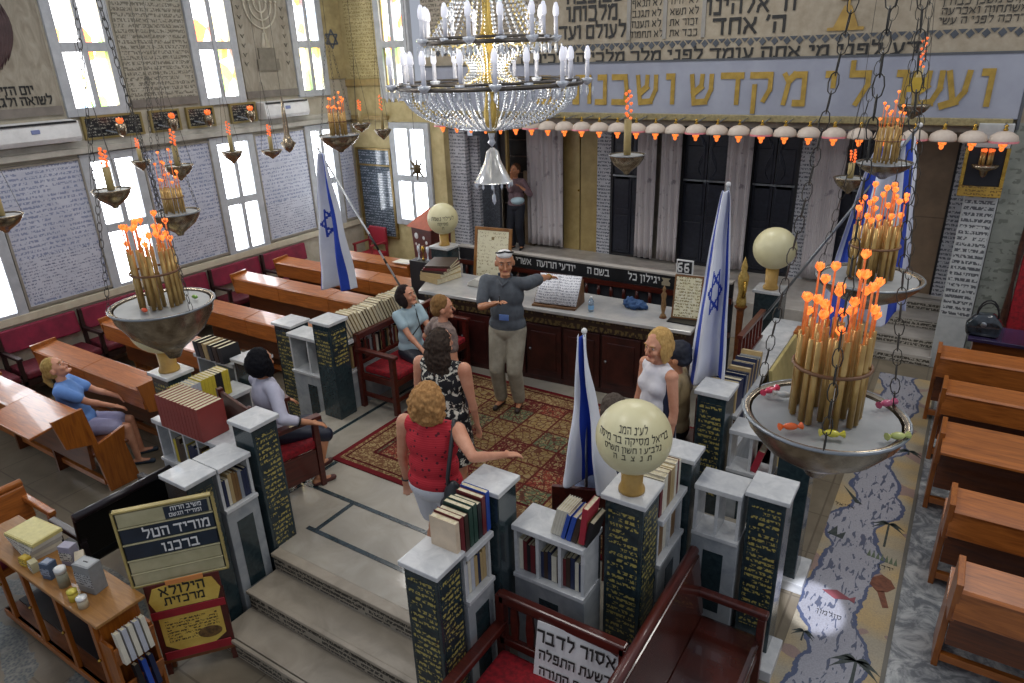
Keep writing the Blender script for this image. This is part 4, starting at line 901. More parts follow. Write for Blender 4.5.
hang_lamp('dark hanging lamp cup with glimpse of orange at the left edge',-6.38,2.41,3.0,.3,5,.1,.22,.14,5.6,link=.05,seed=8)
hang_lamp('small green-grey dish lamp before the near low window on the left',-6.0,3.11,3.11,.3,5,.12,.25,.16,5.6,link=.05,seed=9)
hang_lamp('small silver dish lamp with a pointed bowl behind the silver hanging lamp',-6.21,3.88,3.19,.26,4,.12,.24,.14,5.6,link=.05,seed=10)
hang_lamp('small glass dish lamp before the second low window of the left wall',-7.51,5.42,3.07,.24,4,.12,.26,.14,5.6,link=.05,seed=11)
hang_lamp('small glass dish lamp hanging before the slab of writing past the second window',-7.11,5.68,3.07,.24,4,.12,.22,.1,5.6,link=.05,seed=12)
hang_lamp('small glass dish lamp over the far corner, left of the bright brass one',-6.26,6.36,3.33,.22,2,.08,.2,.1,5.6,link=.05,seed=13)
hang_lamp('small bright brass dish lamp in front of the far corner window',-6.14,6.6,3.24,.2,4,.15,.3,.12,5.6,link=.05,seed=14)
hang_lamp('small dark dish lamp at the left side of the lamp cluster by the ark steps',-1.01,7.76,2.79,.3,4,.1,.2,.16,5.6,link=.06,seed=15)
hang_lamp('tiny dish lamp with plump bowl between the first two low windows',-8.6,4.9,2.98,.22,4,.1,.2,.12,5.2,link=.05,seed=16)
t=hang_lamp('highest hanging lamp, with a small yellow tag, in front of the gold letters',-.54,7.5,3.5,.26,6,.12,.42,.12,6.0,link=.07,seed=17)
q=M(); q.box(-.07,-.1,.12,.07,-.09,.24); q.build('yellow_tag',mat('#c9a838','#b3942c',.4),t,world=False)
for x,y,z,l in ((-7.3,6.1,3.1,'pointed silver pendant hanging by the far air conditioner'),(-5.05,5.9,2.93,'gold star shaped pendant before the far corner window')):
    t=T('pendant',l,'pendant',(x,y,z)); q=M()
    if 'pointed' in l: q.lathe([(.0,-.12),(.05,-.08),(.1,0),(.06,.03),(.035,.1),(.03,.3),(.012,.55)],(x,y,z),10)
    else:
        for k in range(8): a=2*PI*k/8; q.prism([(x+.03*math.cos(a+.5),z+.03*math.sin(a+.5)),(x+.12*math.cos(a),z+.12*math.sin(a)),(x+.03*math.cos(a-.5),z+.03*math.sin(a-.5))],'y',y-.01,y+.01)
        q.ball((x,y,z),(.05,.03,.05))
    q.build('body',mat('#6b5a3c','#4d4029',.4,.5) if 'gold' in l else SILV,t,'pointed' in l); cord((0,0,.1),(0,0,2.4),t)
# sweets and dropped petals on lamp discs
for x,y,z,c,l in ((-.31,1.93,3.005,'#f06a28','orange wrapped sweet on the nearest lamp disc'),(-.2,1.945,3.005,'#c9bf3c','yellow wrapped sweet on the nearest lamp disc'),(-.42,2.14,3.005,'#d23a5a','pink wrapped sweet at the left rim of the nearest lamp disc'),(-.375,2.13,3.005,'#b8b8b4','silver wrapped sweet beside the pink one on the lamp disc'),(-.09,2.22,3.005,'#c05878','pink wrapped sweet at the far right of the nearest lamp disc'),(-.04,2.02,3.005,'#b9c070','pale green wrapped sweet on the right rim of the nearest lamp'),(-3.29,1.72,2.935,'#e0562a','orange petal lying on the large left lamp disc'),(-3.25,1.97,2.935,'#6f9a3a','green leaf lying on the large left lamp disc')):
    t=T('wrapped_sweet' if 'sweet' in l else 'petal',l,'sweet' if 'sweet' in l else 'petal',(x,y,z)); m=mat(c,c,.3,sc=60,coat=.4); m2=m
    q=M(); q.ball((0,0,.011),(.022,.012,.011),10,6); q.build('body',m,t,True,world=False)
    if 'sweet' in l:
        for s in (-1,1): q=M(); q.lathe([(.003,0),(.012,.014),(.002,.015)],n=7); o=q.build('wrapper_twist',m,t,world=False); o.location=(s*.019,0,.011); o.rotation_euler=(0,s*R(90),.3)
        t.rotation_euler=(0,0,random.random()*1.5)
# framed niche lamp at the right
t=T('framed_lamp','dish lamp with flames in a dark panel framed in gold on the pier of writing','lamp',(.12,9.95,2.35))
q=M(); q.box(-.06,9.98,2.42,.3,10.0,2.86); q.build('dark_panel',mat('#10131d'),t); q=M(); q.box(-.1,9.95,2.4,-.06,10.0,2.86); q.build('gold_post',BRASS,t,bev=.004); q=M(); q.box(.3,9.95,2.4,.34,10.0,2.86); q.build('gold_post',BRASS,t,bev=.004)
q=M(); q.box(-.1,9.93,2.3,.34,10.0,2.42); q.build('gold_plate',script('#b5923c','#6b5220',.04,1,'#a08032',.35),t,bev=.004)
q=M(); q.lathe([(.0,-.14),(.03,-.12),(.05,-.06),(.12,-.03),(.14,0),(.1,.01)],(.12,9.84,2.68),20); q.build('dish',SILV,t,True)
for i in range(6):
    a=i*PI/3; q=M(); q.lathe([(.018,0),(.018,.14)],(.12+.05*math.cos(a),9.84+.05*math.sin(a),2.69),8); c=q.build('candle_tube',BLU,t,True)
    q=M(); bulbflame(q,(.12+.05*math.cos(a),9.84+.05*math.sin(a),2.83),.022); q.build('flame_bulb',FLAMED,c,True)
# row of shaded lamps along the band
def shade_lamp(x,txt,lab):
    t=T('shade_lamp',lab,'lamp',(x,9.72,2.92),group='row of small shaded lamps along the gold-lettered band')
    q=M(); q.lathe([(.145,0),(.148,.02),(.13,.075),(.08,.11),(.03,.125)],(x,9.72,2.95),18); q.build('shade',mat('#c9bcae','#b5a698',.5),t,True)
    if txt: q=M(); q.lathe([(.15,0),(.15,.022)],(x,9.72,2.95),18,cap=False); q.build('pink_trim',mat('#e08c94','#d87880',.6,sc=40),t,True)
    q=M(); q.lathe([(.02,.125),(.028,.14),(.012,.16),(.024,.18),(.0,.2)],(x,9.72,2.95),10); q.build('finial',BRASS,t,True)
    q=M(); 
    for k in range(5): a=2*PI*k/5; q.ball((x+.025*math.cos(a),9.72+.025*math.sin(a),2.93),(.022,.022,.03),7,5)
    q.ball((x,9.72,2.885),(.025,.025,.035),8,6); q.build('flame_bulb',FLAME,t,True)
    q=M(); q.tube([(x,9.72,3.1),(x,10.1,3.13)],.008,5); q.build('bracket',STEEL,t)
    return t
for i in range(28): 
    x=.24-.293*i
    shade_lamp(x,i%3==0,('pink-trimmed' if i%3==0 else 'plain pale')+' shaded lamp with orange bulb in the row below the gold-lettered band')
# ------------------------------------------------------------------ chandelier
cx,cy=-3.4,4.95
t=T('chandelier','huge crystal chandelier with two tiers of white candles over the platform','chandelier',(cx,cy,3.4))
CRY=mat('#dfe3ea','#a9b0bb',.08,.0,sc=40,spec=.9,coat=1); CRG=mat('#d9c98a','#b39c55',.12,.4,sc=40,coat=1)
q=M(); q.lathe([(.04,3.45),(.06,3.6),(.03,3.8),(.07,3.86),(.035,3.95),(.04,4.1),(.07,4.15),(.035,4.3),(.04,5.3)],(cx,cy,0),14); q.build('stem',mat('#cdb263','#a98c40',.25,.6),t,True)
def ring(r,z,n,hc):
    q=M(); q.tube([(cx+r*math.cos(2*PI*i/48),cy+r*math.sin(2*PI*i/48),z) for i in range(48)],.018,6,closed=True); q.tube([(cx+r*.97*math.cos(2*PI*i/48),cy+r*.97*math.sin(2*PI*i/48),z+.03) for i in range(48)],.012,6,closed=True); q.build('ring',mat('#6e675f','#4f4a44',.3,.7),t,True)
    for i in range(n):
        a=2*PI*i/n+.13; c,s=math.cos(a),math.sin(a); jr=1+.06*((i%2)*2-1)
        if i%3==0:
            q=M(); q.tube([(cx+.04*c,cy+.04*s,z+.06),(cx+r*.5*c,cy+r*.5*s,z-.03),(cx+r*.95*c,cy+r*.95*s,z)],.012,6); q.build('arm',CRG,t,True)
        px,py=cx+r*jr*c,cy+r*jr*s
        q=M(); q.lathe([(.012,-.03),(.045,.0),(.05,.02),(.02,.025)],(px,py,z+.01),10); dsh=q.build('drip_dish',CRY,t,True)
        q=M(); q.lathe([(.017,.03),(.017,hc*.62)],(px,py,z),8); cn=q.build('candle',mat('#dcdde6','#cfd0da',.4),t,True)
        q=M(); q.lathe([(.014,hc*.6),(.026,hc*.68),(.024,hc*.85),(.012,hc*.98),(.0,hc)],(px,py,z),8); q.build('bulb',mat('#f2f2fa','#e4e6f2',.2,emit=.35),cn,True)
        q=M()
        for k in range(4): b=a+k*1.6; q.lathe([(0,-.1),(.012,-.07),(.006,-.03),(0,-.02)],(px+.045*math.cos(b),py+.045*math.sin(b),z),5)
        q.build('crystal_drops',CRY,dsh)
ring(.74,3.82,18,.27); ring(.51,4.14,14,.27)
def octa(q,c,s): q.add([(c[0]+s,c[1],c[2]),(c[0]-s,c[1],c[2]),(c[0],c[1]+s,c[2]),(c[0],c[1]-s,c[2]),(c[0],c[1],c[2]+s*1.1),(c[0],c[1],c[2]-s*1.1)],[(0,2,4),(2,1,4),(1,3,4),(3,0,4),(2,0,5),(1,2,5),(3,1,5),(0,3,5)])
def beads(name,m,rows):
    q=M()
    for a,pts in rows:
        for r,z in pts: octa(q,(cx+r*math.cos(a),cy+r*math.sin(a),z),.0125)
    o=q.build(name,m,t); o['kind']='stuff'
S=[]; S2=[]
for i in range(44):
    a=2*PI*i/44; gold=(i%9 in (0,1))
    L=[(.08+.39*((k/26)**1.6),4.95-.78*(k/26)) for k in range(27)]; L+=[(.5-.2*math.sin(PI*k/26)-.25*(k/26),4.12-.28*(k/26)) for k in range(0,27,2)]
    (S2 if gold else S).append((a,L))
for i in range(64):
    a=2*PI*i/64; gold=(i%11==0)
    (S2 if gold else S).append((a,[(.7*math.cos(PI/2*k/22),3.79-.31*math.sin(PI/2*k/22)) for k in range(22)]))
beads('crystal_beads',CRY,S); beads('golden_crystal_beads',CRG,S2)
q=M(); q.lathe([(.012,3.48),(.03,3.44),(.02,3.4),(.035,3.37),(.0,3.33)],(cx,cy,0),10); q.build('finial',CRY,t,True)
t=T('crystal_bell','translucent bell shaped glass shade hanging below the chandelier','lampshade',(cx,cy,3.05))
q=M(); n=12; vs=[];pr=[(.015,3.33),(.05,3.3),(.07,3.22),(.11,3.14),(.15,3.06),(.165,3.05)]
q.lathe(pr,(cx,cy,0),24,cap=False); o=q.build('glass_shade',mat('#dfe0dc','#c9cac8',.15,tr=.55,sc=20),t,True)
q=M()
for k in range(12): a=2*PI*k/12; q.lathe([(0,-.05),(.012,-.03),(.008,0),(0,.01)],(cx+.155*math.cos(a),cy+.155*math.sin(a),3.05),6)
q.build('crystal_drops',CRY,t); q=M(); q.lathe([(.0,-.08),(.018,-.05),(.016,0),(.004,.02),(.004,.2)],(cx,cy,2.93),8); q.build('drop',CRY,t,True)
q=M(); q.tube([(cx,cy,3.1),(cx,cy,3.34)],.006,5); q.build('stem',STEEL,t)
# ================================================================== FLAGS
FW=mat('#dcdfe8','#cfd3df',.8,sc=3); FB=mat('#2244b0','#1c3a9c',.75,sc=3)
def flag(label,top,bot,wdir,w0,w1,amp=.04,folds=2.5,pole=None,sag=0,ph=0,fl=1.0,vr=(0,1),pw=.7):
    """cloth hanging from top to bot, its height across wdir; blue stripes run down its length"""
    t=T('flag',label,'flag',tuple(bot)); top=Vector(top);bot=Vector(bot);wd=Vector(wdir).normalized(); nrm=(top-bot).cross(wd).normalized()
    q=M(); NU,NV=96,64; vs=[]
    for i in range(NU+1):
        u=i/NU; e=u**pw; w=w0+(w1-w0)*e; c=top.lerp(bot,u)+nrm*sag*math.sin(PI*u)
        for j in range(NV+1):
            v=j/NV; vs.append(c+wd*(w*(v-.5))+nrm*(amp*(.35+e)*math.sin(folds*2*PI*v+ph+1.2*u)+.012*math.sin(9*v+14*u)))
    fs=[];ms=[]
    for i in range(NU):
        for j in range(NV):
            a=i*(NV+1)+j; fs.append((a,a+1,a+NV+2,a+NV+1)); u=(i+.5)/NU; v=(j+.5)/NV; v=vr[0]+(vr[1]-vr[0])*v
            b=(.1<v<.25) or (.75<v<.9)
            X=(u-.5)*1.45*fl; Y=(v-.5); 
            for k in (0,1):
                ins=[math.sin(2*PI*m/3+k*PI)*X+math.cos(2*PI*m/3+k*PI)*Y for m in range(3)]; mxv=max(ins)
                if .062<mxv<.09: b=True
            ms.append(1 if b else 0)
    q.add(vs,fs); q.m=ms; o=q.build('cloth',[FW,FB],t,True); s=o.modifiers.new('s','SOLIDIFY'); s.thickness=.003
    if pole:
        a,b,segs=pole; a=Vector(a);b=Vector(b); q=M(); q.tube([a,b],.013,8); q.build('pole',STEEL if not segs else mat('#b9bbbd','#a6a8aa',.3,.4),t,True)
        for s0,s1 in segs or (): q=M(); q.tube([a.lerp(b,s0),a.lerp(b,s1)],.0145,8); q.build('dark_grip',BLACK,t,True)
        q=M(); q.ball(b,.02,8,6); q.build('finial',WHITE,t,True)
    return t
flag('blue and white flag drooping from a slanted pole over the left pews',(-6.8,6.15,2.99),(-6.84,6.15,1.24),(.96,.2,.0),.1,.56,.085,1.9,((-5.47,6.15,1.12),(-6.85,6.17,3.04),((0,.22),(.3,.33),(.38,.48))),ph=.5,fl=1.0)
flag('blue and white flag bunched upright just left of the largest globe',(-1.87,3.62,2.4),(-1.8,3.62,1.33),(1,.1,0),.06,.38,.09,1.6,((-1.84,3.68,.52),(-1.87,3.66,2.42),None),ph=2,fl=.6,vr=(.6,1.06),pw=1.3)
flag('tall blue and white flag behind the lady in the white dress',(-1.5,5.2,3.06),(-1.53,5.2,1.5),(1,.1,.12),.06,.33,.07,1.4,((-1.56,5.28,.52),(-1.5,5.26,3.1),None),ph=1,fl=.9)
flag('blue and white flag on a long white pole behind the right hanging lamps',(-.58,6.82,3.25),(-.62,6.82,1.6),(.9,.2,.35),.3,.8,.12,2.2,((-1.5,6.8,1.5),(-.42,6.8,3.4),None),ph=0,fl=1)
# ================================================================== BOOKS
BK=0
PAG=mat('#d8cfb4','#c2b692',.8,sc=40,st=(1,1,8))
PROTO={}
def book(w,h,d,col):
    """spine at local -y, thickness along x, standing"""
    k=(w,h,d,col)
    if k in PROTO: return PROTO[k]
    m=mat(col,None,.45,sc=12); e=.003
    q=M(); q.box(-w/2,-d/2,0,w/2,-d/2+e,h); q.box(-w/2,-d/2+e,0,-w/2+e,d/2,h); q.box(w/2-e,-d/2+e,0,w/2,d/2,h)
    me=bpy.data.meshes.new('cover'); me.from_pydata(q.v,[],q.f); me.materials.append(m)
    r=M(); r.box(-w/2+e,-d/2+e,.003,w/2-e,d/2-.005,h-.004); mp=bpy.data.meshes.new('pages'); mp.from_pydata(r.v,[],r.f); mp.materials.append(PAG)
    PROTO[k]=(me,mp); return PROTO[k]
def put_book(mat4,w,h,d,col,label,grp):
    me,mp=book(round(w,3),round(h,2),round(d,2),col)
    o=bpy.data.objects.new('book',me); COL.objects.link(o); o.matrix_world=mat4; tag(o,label,'book',grp)
    p=bpy.data.objects.new('pages',mp); COL.objects.link(p); p.parent=o; return o
CN={'#6b2226':'dark red','#8c3a35':'brick red','#1f2a4a':'navy','#2a4fa8':'bright blue','#1c1c20':'black','#3b2a20':'dark brown','#b39a6b':'tan','#d9d3c0':'cream','#254338':'dark green','#c9b53a':'yellow','#7a5a34':'brown','#b9bcc4':'pale grey','#a52a3a':'crimson','#8a8f96':'grey'}
def row(p,dr,n,cols,h,d,where,grp,lean=0,gap=.002,wr=(.016,.032),spine=-1,hv=.02,seed=0,L=None):
    """books side by side from p along dr ('x'/'y'); spine=-1 faces -y (or +x when dr is y)"""
    rnd=random.Random(seed+len(grp)); s=0; i=0
    while (i<n if L is None else s<L):
        w=rnd.uniform(*wr); hh=h+rnd.uniform(-hv,hv); c=cols[rnd.randrange(len(cols))] if len(cols)>1 else cols[0]
        q=s+w/2; 
        if dr=='x': T0=Matrix.Translation((p[0]+q,p[1],p[2])); Rz=Matrix.Rotation(0 if spine<0 else PI,4,'Z'); La=Matrix.Rotation(lean,4,'Y')
        else: T0=Matrix.Translation((p[0],p[1]+q,p[2])); Rz=Matrix.Rotation(R(90) if spine<0 else R(-90),4,'Z'); La=Matrix.Rotation(-lean,4,'X')
        put_book(T0@La@Rz@Matrix.Translation((0,0,abs(math.sin(lean))*w*.5)),w,hh,d,c,'%s book %s'%(CN[c],where),grp)
        s+=w/max(.5,math.cos(lean))+gap; i+=1
    return s
MIX=['#6b2226','#1f2a4a','#1c1c20','#3b2a20','#b39a6b','#254338','#d9d3c0']
TANS=['#b39a6b','#d9d3c0','#8c6a3a'.replace('8c6a3a','7a5a34'),'#b39a6b','#3b2a20','#8a8f96']
# long leaning row behind the red-seated bench
row((-5.33,4.78,1.305),'y',0,TANS,.27,.2,'in the long leaning row on the ledge behind the red-seated bench','leaning row behind the red-seated bench',lean=-R(22),L=1.2,wr=(.03,.048),gap=.006,spine=1,seed=1)
row((-5.33,4.8,.955),'y',0,MIX+['#d9d3c0'],.26,.17,'inside the long bookcase, seen through the bench spindles','books inside the long bookcase',L=1.35,wr=(.025,.045),seed=2)
# set of tall red volumes
row((-5.28,2.79,1.285),'x',12,['#8c3a35'],.29,.24,'of the matching tall set left of the steps','matching tall red volumes',L=.56,wr=(.042,.046),hv=.004,gap=.004,seed=3)
row((-5.42,3.27,1.285),'y',3,['#c9b53a'],.2,.17,'of the yellow and black set beside the black-haired woman','yellow and black set',wr=(.03,.034),hv=0)
row((-5.38,2.9,1.285),'y',4,['#c9b53a','#1c1c20'],.22,.17,'nearest the globe pillar behind the red set','yellow and black set',wr=(.02,.024),hv=0,seed=4)
row((-5.38,2.99,1.285),'y',3,['#b9bcc4'],.22,.17,'in the middle of the yellow and black set','pale volumes among the yellow ones',wr=(.03,.034),hv=0)
row((-5.38,3.09,1.285),'y',8,['#c9b53a','#c9b53a','#1c1c20'],.23,.17,'at the far part of the yellow and black set','yellow and black set',wr=(.03,.036),hv=0,seed=6)
row((-5.3,2.82,.905),'x',9,['#1f2a4a','#c9b53a','#3b2a20','#1c1c20'],.22,.17,'inside the case under the red volumes','books under the red volumes',wr=(.03,.06),seed=7,L=.85)
for i,c in enumerate(('#1c1c20','#3b2a20','#b39a6b','#1c1c20','#3b2a20','#1c1c20')):
    put_book(Matrix.Translation((-6.0+.075*i,3.64,1.425))@Matrix.Rotation(R(-8),4,'Y'),.06,.16,.2,c,'%s thick book in the short upright group on the white-topped case, left'%CN[c],'thick dark books on the white-topped case')
row((-4.24,2.41,1.045),'y',0,['#d9d3c0','#b39a6b','#1c1c20','#1f2a4a','#8a8f96','#7a5a34'],.24,.2,'inside the short case left of the steps','books left of the steps',L=.19,wr=(.022,.034),seed=8)
row((-2.22,2.62,.985),'y',0,['#1f2a4a','#d9d3c0','#b9bcc4','#b39a6b'],.22,.18,'inside the short case right of the steps','books right of the steps',L=.2,wr=(.022,.034),seed=9)
for i,(c,hh,nm) in enumerate((('#d9c4a8','.25','pale pink decorated book, nearest the foot of the right step pillar'),('#6b2226','.26','dark red book behind the pale pink decorated one'),('#3b2a20','.25','dark brown book, third in the short upright row by the steps'),('#254338','.27','dark green book in the middle of the short upright row by the steps'),('#254338','.27','second dark green book in the upright row by the steps'),('#1c1c20','.25','black book in the upright row by the steps'),('#6b2226','.27','tall dark red book in the upright row beside the blue one'),('#2a4fa8','.28','tall bright blue book at the end of the row beside the resting hand'))):
    put_book(Matrix.Translation((-2.2,2.55+i*.044,1.335))@Matrix.Rotation(R(90),4,'Z')@Matrix.Rotation(0,4,'Y'),.036,float(hh),.19,c,nm,'upright row right of the steps')
# on and in the case behind the red-seated front bench
row((-1.78,3.13,1.315),'x',5,['#d9d3c0'],.2,.17,'of the slim leaning set on the ledge behind the front bench','slim cream books on the middle ledge',lean=-R(14)*-1,wr=(.014,.016),hv=.003)
for i,(c,w_,nm) in enumerate((('#2a4fa8',.025,'bright blue leaning book next to the slim cream set'),('#2a4fa8',.03,'second bright blue leaning book on the middle ledge'),('#3b2a20',.035,'dark brown leaning book on the middle ledge'),('#7a5a34',.03,'brown leaning book on the middle ledge'),('#1c1c20',.03,'black leaning book on the middle ledge'))):
    put_book(Matrix.Translation((-1.69+i*.038,3.12,1.315))@Matrix.Rotation(R(14),4,'Y'),w_,.19,.17,c,nm,'leaning books left of the globe pillar')
put_book(Matrix.Translation((-1.555,3.1,1.335))@Matrix.Rotation(R(6),4,'Y'),.035,.26,.16,'#a52a3a','crimson upright book against the globe pillar, end of the middle ledge','leaning books left of the globe pillar')
row((-2.02,3.14,.935),'x',0,['#d9d3c0','#6b2226','#3b2a20','#1c1c20','#1f2a4a'],.22,.17,'inside the case behind the front bench','books inside the middle case',L=.44,wr=(.022,.038),seed=12)
row((-1.37,3.53,1.305),'y',0,['#b39a6b','#6b2226','#d9d3c0','#7a5a34','#1c1c20'],.25,.21,'in the tilted stack-like row behind the largest globe','tilted prayer books behind the largest globe',L=.36,wr=(.028,.05),seed=14)
row((-1.37,3.54,.955),'y',0,['#d9d3c0','#1c1c20','#7a5a34'],.25,.18,'inside the case behind the largest globe','books inside the case behind the globe',L=.34,wr=(.03,.045),seed=15)
for i,(c,nm) in enumerate((('#1f2a4a','navy slim book standing in the open book wall behind the leather bench, left'),('#1c1c20','black slim book standing in the open book wall behind the leather bench, right'))):
    pass
# long case on the right of the platform
row((-1.36,5.12,1.305),'y',5,['#b39a6b','#1f2a4a','#7a5a34','#1f2a4a'],.24,.2,'standing just behind the lady in white, on the right ledge','books on the right ledge',wr=(.035,.05),seed=16)
row((-1.36,5.4,1.305),'y',8,['#1f2a4a','#8a8f96','#b39a6b'],.2,.18,'farther along the right ledge past the tall flag','far books on the right ledge',wr=(.03,.05),seed=17,L=.5,lean=R(12))
row((-1.36,5.12,.955),'y',0,MIX,.24,.18,'inside the long case at the right of the platform','books inside the right case',L=1.5,wr=(.03,.05),seed=18)
put_book(Matrix.Translation((-1.02,4.97,.955))@Matrix.Rotation(R(15),4,'Y'),.05,.2,.14,'#a52a3a','crimson book inside the open book wall beside the brass bowl',None)
# flat books
def flat_book(x,y,z,w,d,h,col,label,grp,rz=0,par=None):
    o=put_book(Matrix.Translation((x,y,z+h/2))@Matrix.Rotation(rz,4,'Z')@Matrix.Rotation(R(90),4,'Y')@Matrix.Translation((0,0,-w/2)),h,w,d,col,label,grp); return o
z=1.402
for i,(c,h,nm) in enumerate((('#b39a6b',.07,'thick tan book at the bottom of the pile on the far left table end'),('#b39a6b',.05,'second tan book of the pile on the left table end'),('#3b2a20',.03,'dark brown book of the pile on the left table end'),('#6b2226',.03,'dark red book of the pile on the left table end'),('#3b2a20',.03,'topmost brown book of the pile on the left table end'))):
    flat_book(-5.5,6.72+.01*i,z,.33,.42,h,c,nm,'pile on the left table end',rz=R(8*i-10)); z+=h+.001
# ================================================================== THINGS ON THE TABLE
t=T('open_book','large open prayer book on a wooden stand in front of the man in grey','book',(-3.68,6.55,1.4))
q=M()
for s in (-1,1):
    q=M(); vs=[];fs=[]
    for i in range(9):
        u=i/8; xx=s*u*.25; hh=.03*math.sin(PI*u)*(1-u*.3)
        vs+= [(xx,-.1-hh*.8,.03+hh*.3),(xx,.1-hh*.8,.32+hh*.3)]
    for i in range(8): fs.append((2*i,2*i+2,2*i+3,2*i+1) if s>0 else (2*i,2*i+1,2*i+3,2*i+2))
    q.add(vs,fs); o=q.build('page',script('#e2e2e4','#8d8f99',.026,1.0,'#dadade',.6,th=.5,fill=.6,gap=.3),t,True,world=False); sm=o.modifiers.new('s','SOLIDIFY'); sm.thickness=.015; sm.offset=-1
q=M(); q.prism([(-.16,.0),(.17,.0),(.13,.28),(.11,.29),(-.1,.02),(-.16,.025)],'x',-.26,.26); q.build('stand',mat('#6b4a2a','#54371d'),t,world=False,bev=.004); t.rotation_euler=(0,0,R(8))
t=T('water_bottle','small clear plastic water bottle on the table beside the open book','bottle',(-3.24,6.5,1.4))
q=M(); q.lathe([(.028,0),(.032,.01),(.031,.06),(.029,.07),(.032,.08),(.031,.12),(.014,.15),(.012,.16)],(-3.24,6.5,1.402),16); q.build('body',mat('#c8dcec','#b5cde0',.05,tr=.7,coat=.5),t,True); q=M(); q.lathe([(.014,.158),(.014,.175)],(-3.24,6.5,1.402),12); q.build('cap',WHITE,t,True); q=M(); q.lathe([(.0325,.03),(.0325,.075)],(-3.24,6.5,1.402),16,cap=False); q.build('label_band',mat('#7fb0d8'),t,True)
q=M(); q.ball((-2.87,6.83,1.44),(.14,.09,.045),20,12); q.ball((-2.93,6.85,1.47),(.07,.05,.04),14,9); q.ball((-2.78,6.83,1.43),(.07,.06,.03),14,9)
o=q.build('blue_cloth',mat('#3d5a80','#25406a',.9,sc=20),loc=(-2.87,6.83,1.4)); fuse(o,.012,3,.03); tag(o,'crumpled blue cloth bag lying on the white table top','cloth')
t=T('framed_text','framed sheet of writing leaning upright at the right end of the table','frame',(-2.25,6.72,1.4))
q=M(); q.X=Matrix.Translation((-2.25,6.72,1.41))@Matrix.Rotation(R(8),4,'Z')@Matrix.Rotation(R(-14),4,'X'); q.box(-.15,-.008,.0,.15,.008,.46); q.build('frame',mat('#7a5228','#5f3e1c',.35),t,bev=.003)
q=M(); q.X=Matrix.Translation((-2.25,6.72,1.41))@Matrix.Rotation(R(8),4,'Z')@Matrix.Rotation(R(-14),4,'X'); q.box(-.13,-.011,.02,.13,-.008,.44); q.build('sheet',script('#d8d0a8','#8a7a48',.03,.9,'#e4e0cc',.4),t)
q=M(); q.box(-2.4,6.58,1.402,-2.1,6.75,1.415); q.build('foot',BLACK,t)
t=T('framed_certificate','tall wooden framed certificate standing behind the man on the table','frame',(-5.02,7.1,1.3))
def frm(name,m,*c,bev=.003):
    q=M(); q.X=Matrix.Translation((-5.05,7.2,1.25))@Matrix.Rotation(R(6),4,'Z')@Matrix.Rotation(R(-10),4,'X')
    for a in c: q.box(*a)
    return q.build(name,m,t,bev=bev)
frm('frame',mat('#9a6a34','#7c5024',.3),(-.27,-.015,0,-.23,.015,.74),(.23,-.015,0,.27,.015,.74),(-.23,-.015,0,.23,.015,.04),(-.23,-.015,.7,.23,.015,.74)); frm('sheet',script('#e6dfc0','#b0a07a',.045,.7,'#ded6b4',.6,th=.55,gap=.5),(-.23,-.006,.04,.23,-.002,.7)); frm('crest',mat('#8f7a4a'),(-.02,-.009,.58,.02,-.005,.62))
t=T('figurine','slim brown carved figurine beside the framed text on the table','figurine',(-2.48,6.68,1.4))
q=M(); q.lathe([(.035,0),(.03,.03),(.015,.05),(.03,.12),(.022,.2),(.03,.26),(.012,.29),(.02,.32),(.0,.36)],(-2.48,6.68,1.402),10); q.build('body',mat('#8a6a42','#6a4c2a',.5,sc=40,bm=.4),t,True); q=M(); q.lathe([(.04,0),(.04,.012)],(-2.48,6.68,1.4),10); q.build('base',OAKD,t)
t=T('figurine','taller golden robed figurine on a slim stand before the plain globe','figurine',(-1.85,7.35,.5))
q=M(); q.lathe([(.05,0),(.055,.05),(.04,.16),(.055,.27),(.06,.34),(.03,.4),(.035,.45),(.02,.5),(.0,.56)],(-1.85,7.35,1.42),12); q.build('body',mat('#c2a45a','#9a7c3a',.3,.3,sc=40,bm=.4),t,True); q=M(); q.tube([(-1.82,7.31,1.72),(-1.8,7.27,1.64),(-1.82,7.29,1.54)],.018,8); q.build('sleeve',BRASS,t,True); q=M(); q.lathe([(.07,0),(.04,.03),(.03,.4),(.04,.88),(.07,.92)],(-1.85,7.35,.5),12); q.build('base',OAKD,t)
# red wooden charity box
t=T('charity_box','dark red wooden box with pyramid roof and white emblems near the far left globe','box',(-6.88,8.3,0))
BX=mat('#5c1f17','#431510',.4); cx0,cy0=-6.92,8.3
q=M(); q.X=Matrix.Translation((cx0,cy0,0))@Matrix.Rotation(R(-12),4,'Z'); q.prism([(-.2,1.05),(.2,1.05),(.25,1.62),(-.25,1.62)],'y',-.2,.2); q.build('body',BX,t,bev=.008)
q=M(); q.X=Matrix.Translation((cx0,cy0,0))@Matrix.Rotation(R(-12),4,'Z'); q.add([(-.29,-.26,1.62),(.29,-.26,1.62),(.29,.26,1.62),(-.29,.26,1.62),(0,0,1.9)],[(0,3,2,1),(0,1,4),(1,2,4),(2,3,4),(3,0,4)]); q.build('roof',mat('#b5604a','#9a4c38',.4),t)
for x,z,r in ((-.12,1.48,.05),(-.14,1.35,.022),(-.07,1.34,.022),(.0,1.3,.022),(-.08,1.22,.022),(.06,1.47,.03),(.12,1.4,.03)):
    q=M(); q.X=Matrix.Translation((cx0,cy0,0))@Matrix.Rotation(R(-12),4,'Z'); q.ball((x,-.205,z),(r,.006,r),10,6); q.build('emblem',WHITE,t,True)
q=M(); q.box(-7.14,8.1,0,-6.68,8.5,1.03); q.build('stand',BX,t,bev=.006)
t=T('paper_sheets','white sheets of paper lying on the end of the backmost left pew','paper',(-7.5,8.3,.95))
